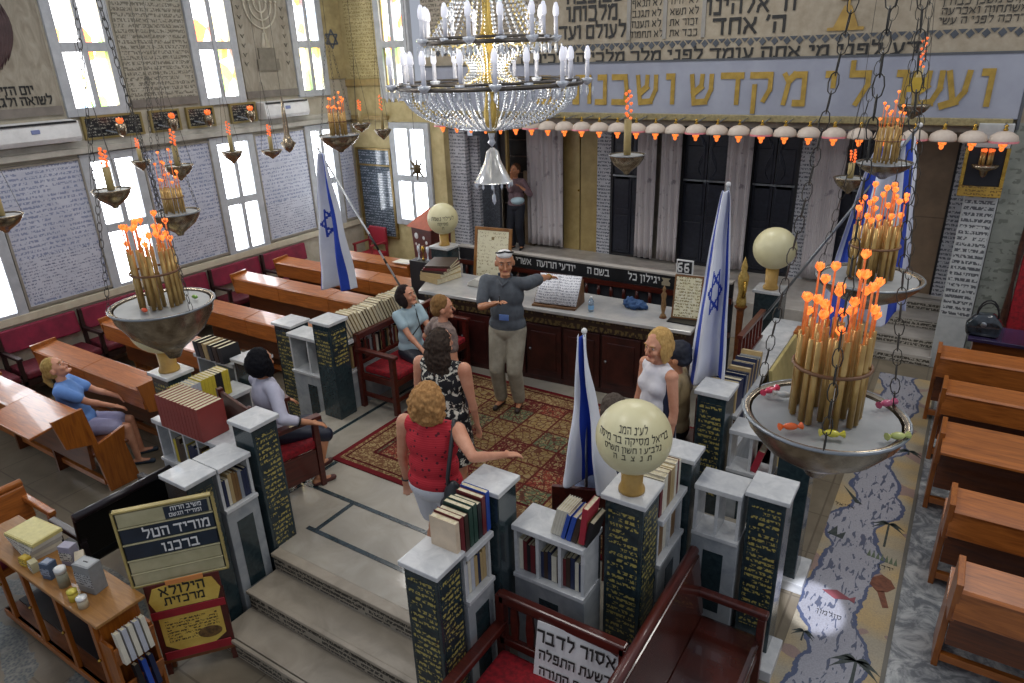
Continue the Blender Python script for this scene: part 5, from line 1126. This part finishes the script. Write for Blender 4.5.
q=M(); q.box(-7.72,8.2,.955,-7.42,8.42,.96); q.build('top_sheet',PAPER,t); q=M(); q.box(-7.6,8.24,.95,-7.3,8.44,.954); q.build('lower_sheet',WHITE,t)
t=T('crumpled_paper','pale crumpled papers beside the book pile on the table','paper',(-4.84,6.76,1.402))
q=M(); q.prism([(-.18,0),(.22,.0),(.1,.06),(-.05,.11),(-.16,.05)],'y',-.14,.14); o=q.build('body',mat('#cbc8be','#b5b2a8'),t,world=False,bev=.01)
t=T('candlestick','small brass and glass candlestick cluster at the foot of the far left globe pillar','candlestick',(-6.22,7.24,0))
for dx in (-.08,0,.08):
    q=M(); q.lathe([(.03,0),(.012,.02),(.01,.1),(.025,.14),(.02,.2)],(-6.22+dx,7.25,1.42),10); q.build('stick',BRASS if dx==0 else CRY,t,True)
q=M(); q.box(-6.4,7.15,0,-6.05,7.33,1.42); q.build('stand',DARK,t)
# boxes etc on the cabinet (top z .79)
def cbox(label,x,y,w,d,h,c,rz=0,cat='box',name='carton',z=.79,lid=None,grp=None,cap=None):
    t=T(name,label,cat,(x,y,z),R(rz),grp); q=M(); q.box(-w/2,-d/2,0,w/2,d/2,h); q.build('body',mat(c,None,.5,sc=25),t,bev=.003,world=False)
    if lid: q=M(); q.box(-w/2+.012,-d/2+.012,h-.002,w/2-.012,d/2-.012,h+.002); q.build('top_label',mat(lid,None,.5,sc=30),t,world=False)
    q=M(); q.box(-w/2-.001,-d/2-.002,h*.25,w/2+.001,-d/2,h*.7); q.build('printed_panel',script(lid or '#d8d4c8','#3a3a44',.02,1.2,None,.5),t,world=False)
    return t
z=.79
for i in range(5):
    cbox('pale book, %s of the wide pile at the far end of the cabinet'%('lowest','second','third','fourth','topmost')[i],-5.32+.005*i,1.58,.34,.22,.03,('#b8b4a8','#c9c4b0','#a8a49a','#c4c0b4','#cdbf7a')[i],-6+3*i,'book','book',z,'#d8cd8c' if i==4 else None,'wide pile on the cabinet'); z+=.031
cbox('lilac box leaning among the things on the cabinet',-4.9,1.62,.1,.07,.16,'#9c98a8',20); cbox('yellow tin near the wide pile on the cabinet',-5.17,1.44,.07,.05,.07,'#c9a83a',10,lid='#d8bc50'); cbox('cream packet beside the yellow tin on the cabinet',-5.05,1.44,.07,.05,.08,'#b8b08a',-5)
cbox('blue-grey collection box in the middle of the cabinet',-4.88,1.47,.08,.07,.13,'#4a5a70',15,lid='#8a94a4'); b=cbox('tall silver collection box with a slot, nearest the slat sign',-4.5,1.56,.15,.1,.22,'#8a8c8c',12,lid='#a8aaaa')
q=M(); q.box(-.02,-.004,.222,.02,.004,.224); q.build('slot',BLACK,b,world=False); cbox('open carton of booklets by the arm of the dark bench',-4.75,1.62,.15,.06,.12,'#b5a890',-25)
for l,x,y,r,h,c,c2 in (('round silver topped tin before the tall collection box',-4.7,1.47,.035,.15,'#8c8872','#d8d8d4'),('small yellow lidded jar on the cabinet edge',-4.5,1.43,.03,.08,'#c9b23a','#d8c850'),('small white lidded jar at the front of the cabinet',-4.38,1.43,.032,.08,'#b8ac90','#dcdcd8')):
    t=T('jar' if 'jar' in l else 'tin',l,'jar' if 'jar' in l else 'tin',(x,y,.79)); q=M(); q.lathe([(r,0),(r,h*.8)],(x,y,.79),16); q.build('body',mat(c),t,True); q=M(); q.lathe([(r*1.06,h*.78),(r*1.06,h),(r*.3,h+.004)],(x,y,.79),16); q.build('lid',mat(c2,None,.3,.2),t,True)
for i in range(5):
    put_book(Matrix.Translation((-4.055+.0*i,1.45+.042*i,.46))@Matrix.Rotation(R(-8),4,'Y')@Matrix.Rotation(R(90),4,'Z'),.03,.24,.05,('#d9d3c0','#b9bcc4','#d9d3c0','#b9bcc4','#d9d3c0')[i],'%s booklet standing in the upper pocket of the cabinet'%('cream','pale grey','cream','pale grey','cream')[i],'booklets in the cabinet pocket')
for i in range(3):
    put_book(Matrix.Translation((-4.055,1.5+.05*i,.15))@Matrix.Rotation(R(-8),4,'Y')@Matrix.Rotation(R(90),4,'Z'),.03,.24,.05,('#1c1c20','#2a4fa8','#1f2a4a')[i],'%s booklet standing in the lower pocket of the cabinet'%('black','bright blue','navy')[i],'booklets in the cabinet pocket')
# right ledge extras
t=T('wooden_rack','small slatted wooden rack on the right ledge beside the tall flag','rack',(-1.42,6.4,1.335))
for i in range(7):
    q=M(); q.box(-1.5,6.0+i*.12,1.335,-1.47,6.02+i*.12,1.6); q.build('slat',MAH,t)
q=M(); q.box(-1.51,5.98,1.6,-1.46,6.78,1.63); q.box(-1.51,5.98,1.335,-1.46,6.78,1.36); q.build('rail',MAHX,t)
t=T('leaning_board','pale yellow board with orange wooden edge leaning against the right bookcase behind the nearest lamp','board',(-1.1,6.5,0))
q=M(); q.prism([(-1.0,.02),(-1.03,.02),(-1.2,1.36),(-1.17,1.36)],'y',5.95,6.95); q.build('panel',mat('#bfae72','#a8975c',.5),t,bev=.004)
q=M(); q.prism([(-.99,0),(-1.04,0),(-1.21,1.38),(-1.16,1.38)],'y',6.95,7.15); q.build('wooden_edge',OAK,t)
# ================================================================== PEOPLE
EYEW=mat('#c9beb4','#b8aca2',.5); EYED=mat('#2c1e16','#1a120c',.2); LIP=mat('#a5544c','#8e443e',.5)
def person(label,loc,rz,H=1.65,seat=None,lean=(0,0),head=(0,0),hR=None,hL=None,fR=None,fL=None,top=None,sleeve=.5,bot=None,kind='long',hair=None,hs='short',skin=SKIN,shoe=None,fem=True,wide=1.0,skirt=None,kn=None,eR=None,eL=None):
    """standing or seated figure facing local +y; hand and foot targets in world coordinates"""
    s=H/1.7; t=T('person',label,'person',loc,rz); iv=(Matrix.Translation(loc)@Matrix.Rotation(rz,4,'Z')).inverted()
    L=lambda p: iv@Vector(p)
    up=Vector((lean[0],lean[1],1)).normalized(); rt=Vector((1,0,0)); fw=up.cross(rt).normalized(); rt=fw.cross(up).normalized()
    B=Matrix((rt,fw,up)).transposed()
    pel=Vector((0,0,.9*s)) if seat is None else Vector((0,0,seat+.1*s))
    wa=pel+up*.17*s; chs=pel+up*.35*s; nk=pel+up*.53*s; hc=nk+up*.155*s+fw*.015*s
    sw=(.165 if fem else .19)*s*wide; sh={1:nk-up*.055*s+rt*sw,-1:nk-up*.055*s-rt*sw}; hj={1:pel+rt*.09*s-up*.02,-1:pel-rt*.09*s-up*.02}
    def ik(a,tg,l1,l2,pole):
        d=tg-a; D=min(d.length,(l1+l2)*.995); d=d.normalized(); k=(l1*l1-l2*l2+D*D)/(2*D); h=math.sqrt(max(0,l1*l1-k*k)); p=(pole-d*pole.dot(d)).normalized()
        return a+d*k+p*h, a+d*D
    J={}
    for sd,tg,ep in ((1,hR,eR),(-1,hL,eL)):
        tg=L(tg) if tg else sh[sd]+Vector((sd*.07*s,.05*s,-.53*s))
        J['e',sd],J['w',sd]=ik(sh[sd],tg,.29*s,.25*s,Vector(ep or (sd*.5,-.6,-.6)))
    for sd,tg in ((1,fR),(-1,fL)):
        if tg: tg=L(tg)+Vector((0,0,.08))
        elif seat is None: tg=Vector((sd*.1*s,-.0,.08*s))
        else: tg=Vector((sd*.12*s,.46*s,.08))
        J['k',sd],J['a',sd]=ik(hj[sd],tg,.43*s,.4*s,Vector((0,1,.25)))
    # body
    q=M()
    def ell(c,r,m=B,qq=None): (qq or q).ball(c,tuple(v*s for v in r),18,12,mat=m)
    ell(pel,(.155*wide,.115,.12)); ell(wa,(.13*wide,.1,.14)); ell(chs,(.15*wide,.11,.16)); q.cap(sh[1],sh[-1],.055*s,.055*s); q.cap(nk-up*.05*s,hc-up*.05*s,.055*s,.05*s)
    q.cap(wa,nk-up*.08*s,.12*s,.1*s)
    if fem:
        for sd in (1,-1): ell(chs+rt*sd*.07*s+fw*.07*s,(.065,.05,.06))
    for sd in (1,-1):
        a,b,c=sh[sd],J['e',sd],J['w',sd]; q.cap(a,b,.05*s*wide,.037*s); q.cap(b,c,.037*s,.025*s); q.cap(b,b.lerp(c,.35),.037*s,.038*s)
        d=(c-b).normalized(); side=d.cross(Vector((0,0,1))); side=side.normalized() if side.length>.2 else rt; pn=side.cross(d).normalized()
        pm=Matrix((side,pn,d)).transposed(); ell(c+d*.045*s,(.038,.016,.05),pm)
        for f in range(4):
            o=(f-1.5)*.021*s; ln=(.07,.08,.075,.058)[f]*s; r0=c+d*.08*s+side*o
            m1=r0+d*ln*.5-pn*.006; q.cap(r0,m1,.0085*s,.008*s,8); q.cap(m1,m1+(d*.8-pn*.6)*ln*.5,.008*s,.007*s,8)
        th=c+d*.02*s-side*.03*s*sd; q.cap(th,th+(d*.6-side*sd*.7)*.04*s,.012*s,.01*s,8); q.cap(th+(d*.6-side*sd*.7)*.04*s,th+(d*.9-side*sd*.6-pn*.3)*.065*s,.01*s,.008*s,8)
        h,k,an=hj[sd],J['k',sd],J['a',sd]; q.cap(h,k,.08*s*wide,.052*s); q.cap(k,an,.05*s,.033*s); ell(k.lerp(an,.33)-Vector((0,.015*s,0)),(.05,.05,.1),Matrix())
        ft=Vector((sd*.15,1,0)).normalized(); q.cap(an-Vector((0,0,.04*s))-ft*.03*s,an-Vector((0,0,.05*s))+ft*.11*s,.032*s,.026*s); q.cap(an-Vector((0,0,.055*s))+ft*.1*s,an-Vector((0,0,.06*s))+ft*.16*s,.026*s,.018*s)
    HM=B@Matrix.Rotation(head[0],3,'Z')@Matrix.Rotation(head[1],3,'X'); F=HM@Vector((0,1,0)); U=HM@Vector((0,0,1)); X=HM@Vector((1,0,0)); hp=lambda x,y,z: hc+(X*x+F*y+U*z)*s*1.13; he=lambda c,r,m: q.ball(c,tuple(v*s*1.13 for v in r),18,12,mat=m)
    he(hp(0,-.005,.02),(.076,.094,.098),HM); he(hp(0,.025,-.045),(.055,.062,.062),HM); q.cap(hp(0,.088,.01),hp(0,.112,-.028),.008*s,.013*s,8); q.cap(hp(-.025,.078,-.085),hp(.025,.078,-.085),.018*s,.018*s,8)
    for sd in (1,-1): he(hp(sd*.078,-.005,-.01),(.012,.02,.03),HM); q.cap(hp(sd*.015,.086,.03),hp(sd*.045,.078,.032),.009*s,.008*s,8); he(hp(sd*.038,.068,-.028),(.022,.02,.022),HM)
    bd=q.build('body',skin,t,world=False); fuse(bd,.0075,3)
    for sd in (1,-1):
        q=M(); q.ball(hp(sd*.031,.0755,.008),.0095*s,8,6); e=q.build('eye',EYEW,t,True,world=False); q=M(); q.ball(hp(sd*.031,.0815,.007),.0058*s,8,5); q.build('iris',EYED,e,True,world=False)
        q=M(); q.tube([hp(sd*.014,.094,.03),hp(sd*.032,.095,.036),hp(sd*.05,.083,.03)],.0035*s,5); q.build('eyebrow',hair or EYED,t,True,world=False)
    q=M(); q.tube([hp(-.022,.084,-.052),hp(0,.092,-.05),hp(.022,.084,-.052)],[.002*s,.006*s,.002*s],6); q.build('lips',LIP,t,True,world=False)
    # top
    if top:
        q=M(); g=.016*s
        q.ball(chs,tuple(v*s+g for v in (.152*wide,.112,.165)),18,12,mat=B); q.ball(wa,tuple(v*s+g*1.5 for v in (.138*wide,.108,.15)),18,12,mat=B); q.ball(pel+up*.04*s,tuple(v*s+g*1.5 for v in (.155*wide,.118,.11)),18,12,mat=B)
        q.cap(sh[1]-rt*(.05 if sleeve<.2 else .02),sh[-1]+rt*(.05 if sleeve<.2 else .02),.055*s+g*.7,.055*s+g*.7); q.cap(wa,nk-up*.09*s,.12*s+g,.1*s+g)
        if fem:
            for sd in (1,-1): q.ball(chs+rt*sd*.065*s+fw*.07*s,(.075*s+g*.4,.056*s+g*.4,.07*s+g*.4),12,9,mat=B)
        if sleeve>=.2:
            for sd in (1,-1):
                a,b,c=sh[sd],J['e',sd],J['w',sd]
                if sleeve<=1: q.cap(a,a.lerp(b,sleeve),.05*s*wide+g,.046*s+g*1.2)
                else: q.cap(a,b,.05*s*wide+g,.04*s+g); q.cap(b,b.lerp(c,min(.95,sleeve-1)),.04*s+g,.03*s+g)
        o=q.build('shirt' if kind!='dress' else 'dress_top',top,t,world=False); fuse(o,.012,5)
    if bot:
        q=M(); g=.018*s
        q.ball(pel-up*.01,tuple(v*s+g for v in (.158*wide,.122,.12)),18,12,mat=B)
        if kind in('skirt','dress'):
            if seat is None: q.lathe([(.13*s,0),(.165*s*wide,-.1*s),(.18*s*wide,-.3*s),(.19*s*wide,-.48*s)],pel+Vector((0,0,.05*s)),24)
            else:
                q.cap(hj[1],J['k',1],.1*s,.08*s); q.cap(hj[-1],J['k',-1],.1*s,.08*s); q.cap(pel,(J['k',1]+J['k',-1])/2,.1*s,.07*s)
        for sd in (1,-1):
            h,k,an=hj[sd],J['k',sd],J['a',sd]
            if kind=='long': q.cap(h,k,.085*s*wide+g,.06*s+g*1.3); q.cap(k,k.lerp(an,.93),.06*s+g*1.2,.045*s+g*1.3)
            elif kind=='shorts': q.cap(h,h.lerp(k,.72),.09*s+g,.075*s+g*1.2)
            elif kind=='capri': q.cap(h,k,.085*s+g,.06*s+g*1.2); q.cap(k,k.lerp(an,.5),.06*s+g,.055*s+g)
        o=q.build('trousers' if kind in('long','capri') else kind if kind!='dress' else 'dress_skirt',bot,t,world=False); fuse(o,.012,4)
    if shoe:
        for sd in (1,-1):
            an=J['a',sd]; ft=Vector((sd*.15,1,0)).normalized(); q=M(); q.cap(an-Vector((0,0,.055*s))-ft*.03*s,an-Vector((0,0,.06*s))+ft*.15*s,.034*s,.03*s); o=q.build('shoe',shoe,t,world=False); fuse(o,.01,3)
    # hair
    if hair:
        q=M(); E=lambda x,y,z,a,b,c: q.ball(hp(x,y,z),(a*s*1.13,b*s*1.13,c*s*1.13),16,11,mat=HM)
        E(0,-.022,.042,.086,.092,.09)
        if hs=='short': E(0,-.055,0,.075,.06,.08)
        if hs=='bald': q=M(); E(0,-.05,.01,.08,.062,.07); E(0,-.03,.05,.07,.07,.06)
        if hs=='bob': E(0,-.045,.0,.104,.092,.11); [E(sd*.074,-.005,-.04,.028,.05,.08) for sd in (1,-1)]; E(0,-.05,-.06,.08,.055,.05)
        if hs=='blonde': E(0,-.04,.0,.094,.08,.1); [E(sd*.075,.0,-.03,.024,.05,.085) for sd in (1,-1)]; E(0,-.05,-.07,.075,.05,.05)
        if hs=='curly':
            E(0,-.045,.01,.11,.1,.11); E(0,-.055,-.08,.095,.07,.08)
            rr=random.Random(5); 
            for i in range(60):
                a=rr.uniform(0,2*PI); b=rr.uniform(-.9,1.3); E(.105*math.cos(a)*math.cos(b*.9),-.04-.09*abs(math.sin(a))*math.cos(b) if b<.6 else -.03,-.03+.11*math.sin(b),.026,.026,.026)
        if hs=='long': E(0,-.05,0,.105,.09,.11); E(0,-.075,-.1,.115,.07,.12); E(0,-.085,-.2,.105,.05,.1); E(0,-.09,-.28,.08,.04,.06)
        if hs=='tail': E(0,-.045,.0,.083,.07,.085); q.cap(hp(0,-.11,.02),hp(0,-.16,-.04),.03*s,.032*s); q.cap(hp(0,-.16,-.04),hp(0,-.15,-.24),.032*s,.012*s)
        if hs=='cap': E(0,-.02,.05,.093,.102,.09); E(0,-.05,-.01,.085,.07,.06)
        o=q.build('hair',hair,t,world=False); fuse(o,.007,2,.012 if hs in('curly','long') else .006)
    t['_']=0; del t['_']
    return t,J,hp,sh,nk,chs,rt,fw,up,s,pel,wa
def hairm(a,b): return mat(a,b,.75,sc=70,st=(1,1,.4),lo=.3,hi=.7,bm=.4,spec=.15)
def px(t,name,m,q,sm=True): return q.build(name,m,t,sm,world=False)
def stripes(c1,c2,dots):
    m,t,b=nt('knit'); g=co(t); s=N(t,'ShaderNodeSeparateXYZ'); t.links.new(g,s.inputs[0]); st=Ma(t,'GREATER_THAN',Ma(t,'SINE',Ma(t,'MULTIPLY',s.outputs[2],420)),.3)
    v=N(t,'ShaderNodeTexVoronoi'); v.inputs['Scale'].default_value=22; t.links.new(g,v.inputs['Vector']); o=Mx(t,Ma(t,'MULTIPLY',st,.35),lin(c1),lin(c2)); o=Mx(t,Ma(t,'LESS_THAN',v.outputs[0],.22),o,lin(dots)); t.links.new(o,b.inputs['Base Color']); b.inputs['Roughness'].default_value=.8; return m
# the man at the table
gshirt=mat('#565c63','#474d54',.8,sc=14); khaki=mat('#a29c8b','#8c8676',.8,sc=10,bm=.1)
r=person('man in grey polo shirt and khaki trousers reaching back to the open book',(-3.76,5.62,ZB+.012),R(194),1.73,head=(R(22),R(-4)),hR=(-3.68,5.3,1.8),hL=(-3.6,6.26,1.82),top=gshirt,sleeve=.75,bot=khaki,hair=hairm('#3c3430','#57504a'),hs='bald',skin=SKIN2,shoe=mat('#3a2a22','#241a15'),fem=False,wide=1.12,eL=(-.3,-.6,.1),eR=(.8,-.1,-.8))
t,J,hp,sh,nk,chs,rt,fw,up,s,pel,wa=r
q=M(); q.box(-.05,-.004,-.03,.05,.004,.03); o=px(t,'name_badge',mat('#7a9ad8','#5878c0'),q,False); o.location=wa+fw*.185-rt*.03+Vector((0,0,.0))
q=M(); q.tube([hp(-.075,.03,.1),hp(-.03,.07,.115),hp(0,.065,.12),hp(.03,.07,.115),hp(.075,.03,.1)],.009,6); px(t,'sunglasses',BLACK,q)
q=M(); q.ball(hp(0,.02,.08),(.078,.075,.05),16,10); px(t,'white_head_patch',WHITE,q)  # rounded white patch over the front of the head
q=M(); c=J['w',-1]; q.lathe([(.034,-.012),(.036,0),(.034,.012)],(0,0,0),14); o=px(t,'wristwatch',BRASS,q); d=(J['w',-1]-J['e',-1]).normalized(); o.rotation_mode='QUATERNION'; o.rotation_quaternion=d.to_track_quat('Z','Y'); o.location=c-d*.02
q=M(); c=J['w',1]+(J['w',1]-J['e',1]).normalized()*.09; q.tube([c+Vector((0,.02,-.03)),c+Vector((0,.03,.07))],.006,6); px(t,'pen',BLACK,q)
q=M(); q.tube([nk+fw*.09+rt*.06+up*.0,nk+fw*.12-up*.06,nk+fw*.09-rt*.06],.014,6); q.tube([nk+rt*.07+fw*.02+up*.03,nk-fw*.06+up*.04,nk-rt*.07+fw*.02+up*.03],.016,6); px(t,'collar',gshirt,q)
# woman in red
red=stripes('#b8202e','#d4404c','#5e1420')
r=person('woman with curly strawberry blonde hair in red sleeveless top and white shorts, from behind',(-2.72,3.1,ZB),R(12),1.58,head=(R(6),0),hR=(-2.2,3.2,1.66),top=red,sleeve=.12,bot=mat('#d6d8de','#b8bcc8',.8,sc=60,lo=.6,hi=.7),kind='shorts',hair=hairm('#b88c5a','#8a6238'),hs='curly',shoe=mat('#4a3a30'),wide=1.27,eR=(.6,-.5,-.2))
t,J,hp,sh,nk,chs,rt,fw,up,s,pel,wa=r
q=M(); q.tube([sh[1]+fw*.1-up*.02,sh[1]+up*.075-rt*.02,sh[1]-fw*.1-up*.05,wa+rt*.17-fw*.14,wa+rt*.18-fw*.15-up*.1],.014,6); px(t,'bag_strap',mat('#2f3236'),q)
q=M(); q.ball(wa+rt*.2-fw*.13-up*.16,(.07,.06,.14),14,10); q.ball(wa+rt*.18-fw*.14-up*.22,(.08,.06,.08),14,10); o=q.build('shoulder_bag',mat('#33373b','#26292d',.4),t,world=False); fuse(o,.01,3)
q=M(); q.tube([J['w',-1]+Vector((.03*math.cos(a*PI/6),.03*math.sin(a*PI/6),0)) for a in range(12)],.006,5,closed=True); px(t,'bracelet',BLACK,q)
# woman in floral dress
FLO=mat('#14141a','#d8d4c4',.8,sc=17,lo=.545,hi=.57,dist=1.2)
r=person('woman with long dark curly hair in a black dress with white flowers, seen from behind',(-3.25,3.9,ZB+.012),R(8),1.57,head=(R(-4),R(6)),top=FLO,sleeve=.1,bot=FLO,kind='skirt',hair=hairm('#453930','#2a221e'),hs='long',shoe=BLACK,wide=1.3)
# short haired person behind her
r=person('person with short light brown hair in profile between the floral dress and the table',(-3.87,4.7,ZB+.012),R(-25),1.5,head=(R(-22),0),top=mat('#6a5a55','#8d7a70',.8,sc=30),sleeve=.6,bot=mat('#3a3a44'),hair=hairm('#8f6c42','#6b4d2c'),hs='short',shoe=BLACK,hL=(-4.2,5.0,1.45))
# woman in pale blue tee, seated
r=person('woman with dark bob in a pale blue t-shirt sitting on the red-seated bench, looking up',(-4.9,5.38,ZB),R(-100),1.52,seat=.46,lean=(0,-.02),head=(R(15),R(14)),hR=(-4.55,5.2,1.12),hL=(-4.5,5.42,1.12),top=mat('#a9c0c8','#97aeb8',.8),sleeve=.5,bot=mat('#20222c'),kind='long',hair=hairm('#2a1e1c','#181214'),hs='bob',shoe=BLACK)
t,J,hp,sh,nk,chs,rt,fw,up,s,pel,wa=r
q=M(); q.tube([sh[-1]+up*.07+rt*.05,chs+fw*.19,wa+rt*.12+fw*.12],.007,5); px(t,'bag_strap',BLACK,q)
# lady in white
r=person('blonde lady standing in a white sleeveless dress with a navy side panel',(-1.72,4.6,ZB+.012),R(150),1.6,head=(R(5),R(-4)),top=mat('#e2e0e2','#d2d0d6',.7),sleeve=.0,bot=mat('#e2e0e2','#d2d0d6',.7),kind='skirt',hair=hairm('#c9a468','#a5814a'),hs='blonde',shoe=mat('#6a5a4a'),skin=SKIN)
t,J,hp,sh,nk,chs,rt,fw,up,s,pel,wa=r
q=M()
q.cap(sh[-1]-up*.08+rt*.03,pel-rt*.155,.045,.055); q.cap(pel-rt*.155,pel-rt*.17-Vector((0,0,.3)),.055,.05); o=q.build('navy_side_panel',mat('#1c2440','#141a30',.7),t,world=False); fuse(o,.012,3)
# capped person
t2=T('dining_chair','dark wooden chair under the person in the dark cap by the right bookcase','chair',(-1.75,5.12,ZB),R(100))
for cc,nn in (((-.2,-.2,.42,.2,.2,.45),'seat'),((-.2,-.22,.45,.2,-.19,.95),'backrest')): q=M(); q.box(*cc); q.build(nn,MAH,t2,world=False,bev=.005)
for x,y in ((-.18,-.18),(.15,-.18),(-.18,.15),(.15,.15)): q=M(); q.box(x,y,0,x+.035,y+.035,.42); q.build('leg',MAH,t2,world=False)
r=person('person in a dark cap and beige top seated behind the lady in white',(-1.75,5.12,ZB+.01),R(100),1.6,seat=.45,head=(0,R(-5)),top=mat('#b5a07a','#9c8864'),sleeve=.6,bot=mat('#24262e'),hair=mat('#1d2230','#141824',.7),hs='cap',shoe=BLACK,skin=SKIN2)
# seated behind flag
t3=T('dining_chair','dark wooden chair under the person in the grey-blue shirt by the nearest flag','chair',(-1.92,3.78,ZB),R(20))
for cc,nn in (((-.2,-.2,.42,.2,.2,.45),'seat'),((-.2,-.22,.45,.2,-.19,.8),'backrest')): q=M(); q.box(*cc); q.build(nn,MAH,t3,world=False,bev=.005)
for x,y in ((-.18,-.18),(.15,-.18),(-.18,.15),(.15,.15)): q=M(); q.box(x,y,0,x+.035,y+.035,.42); q.build('leg',MAH,t3,world=False)
r=person('person in a grey-blue shirt seated behind the nearest flag, head hidden by the largest globe',(-1.84,3.84,ZB+.01),R(15),1.62,seat=.45,lean=(.1,.22),head=(0,R(-22)),top=mat('#6a7590','#5a6580',.85,sc=8),sleeve=1.6,bot=mat('#2c3242'),hair=hairm('#5a5048','#403830'),hs='short',shoe=BLACK,wide=1.15,fem=False,hR=(-1.75,4.2,1.1),hL=(-2.05,4.15,1.1))
# black-haired woman in armchair
r=person('woman with black bobbed hair in a white blouse sitting in the mahogany armchair',(-4.76,3.36,ZB),R(-12),1.62,seat=.46,lean=(0,-.04),head=(R(24),0),hR=(-4.33,3.42,1.21),hL=(-4.98,3.7,1.15),top=mat('#c5c4d2','#b2b1c2',.75),sleeve=1.45,bot=mat('#1c2234'),kind='skirt',hair=hairm('#101016','#08080c'),hs='bob',fR=(-4.46,3.5,ZB),fL=(-4.66,3.68,ZB),shoe=mat('#5a2f2a'),skin=SKIN2)
t,J,hp,sh,nk,chs,rt,fw,up,s,pel,wa=r
c=J['e',1].lerp(J['w',1],.55); d=(J['w',1]-J['e',1]).normalized(); q=M(); q.lathe([(.052,-.008),(.054,0),(.052,.008)],(0,0,0),14,cap=False); o=px(t,'black_band',BLACK,q); o.rotation_mode='QUATERNION'; o.rotation_quaternion=d.to_track_quat('Z','Y'); o.location=c
# woman in blue on the pew
r=person('woman with blonde ponytail in a blue t-shirt sitting on the front left pew',(-7.5,3.0,0),R(-38),1.62,seat=.46,lean=(-.04,-.2),head=(R(-10),R(20)),hR=(-7.2,3.27,.68),hL=(-7.38,3.4,.7),top=mat('#6f9ad8','#5f88c8',.8),sleeve=.62,bot=mat('#a8a6c4','#9896b8',.8),kind='shorts',hair=hairm('#b09458','#8a6e3c'),hs='tail',shoe=mat('#2c3a48'),wide=1.1)
# woman at the back
r=person('woman in mauve shawl and black trousers standing before the open dark cupboard door',(-7.08,11.03,ZP),R(188),1.58,head=(R(-14),R(4)),hL=(-6.88,10.9,1.78),hR=(-7.02,10.8,1.95),top=mat('#7c6468','#66525a',.85,sc=30),sleeve=1.5,bot=mat('#161a26','#10131c',.8),hair=hairm('#6a4a34','#4a3224'),hs='short',shoe=BLACK,skin=SKIN2)
t,J,hp,sh,nk,chs,rt,fw,up,s,pel,wa=r
q=M(); q.ball(wa+fw*.05-rt*.05-up*.06,(.13,.13,.08),16,10); px(t,'pale_top',mat('#b4cfd8','#a0bcc8'),q)
# ================================================================== CAMERA AND LIGHT
cd=bpy.data.cameras.new('camera'); cam=bpy.data.objects.new('camera',cd); COL.objects.link(cam)
r=Vector((0.841285,0.539598,-0.032772)).normalized(); u=Vector((-0.180441,0.337436,0.923893)); u=(u-r*u.dot(r)).normalized(); b=r.cross(u)
mw=Matrix((r,u,b)).transposed().to_4x4(); mw.translation=(0,0,4.05); cam.matrix_world=mw
cd.sensor_width=36; cd.lens=698/1024*36; cd.clip_start=.05; SC.camera=cam
w=bpy.data.worlds.new('w'); SC.world=w; w.use_nodes=True; bg=w.node_tree.nodes['Background']; bg.inputs[0].default_value=(.80,.86,1,1); bg.inputs[1].default_value=.46
def light(kind,name,loc,e,col=(1,1,1),size=.3,rot=None,sy=None,ang=None):
    l=bpy.data.lights.new(name,kind); l.energy=e; l.color=col
    if kind=='AREA': 
        l.size=size
        if sy: l.shape='RECTANGLE'; l.size_y=sy
    elif kind=='POINT': l.shadow_soft_size=size
    elif kind=='SPOT': l.shadow_soft_size=size; l.spot_size=ang; l.spot_blend=.5
    elif kind=='SUN': l.angle=size
    o=bpy.data.objects.new(name,l); COL.objects.link(o); o.location=loc
    if rot: o.rotation_euler=rot
    return o
# area lights above the hall: presumed ceiling lights, unseen
for x,y in ((-7.5,4),(-7.5,8),(-3.4,2.2),(-3.4,8.2),(1.2,3.5),(1.2,8)):
    light('AREA','overhead_area_light',(x,y,6.2),54,(1,.97,.92),1.0)
light('POINT','chandelier_light',(-3.4,4.95,4.05),45,(1,.93,.82),.3)
# low sun through a high aisle window
def aim(o,to): d=Vector(to)-o.location; o.rotation_euler=d.to_track_quat('-Z','Y').to_euler()
s=light('SPOT','sun_through_window',(1.3,-1.2,7.2),6500,(.85,.88,1),.02,ang=R(3)); aim(s,(-.42,4.75,0))
SC.view_settings.view_transform='Standard'; SC.view_settings.look='None'; SC.view_settings.exposure=0; SC.view_settings.gamma=1; SC.view_settings.use_curve_mapping=False
SC.cycles.max_bounces=6; SC.cycles.use_denoising=True
try: SC.cycles.sample_clamp_indirect=4
except Exception: pass
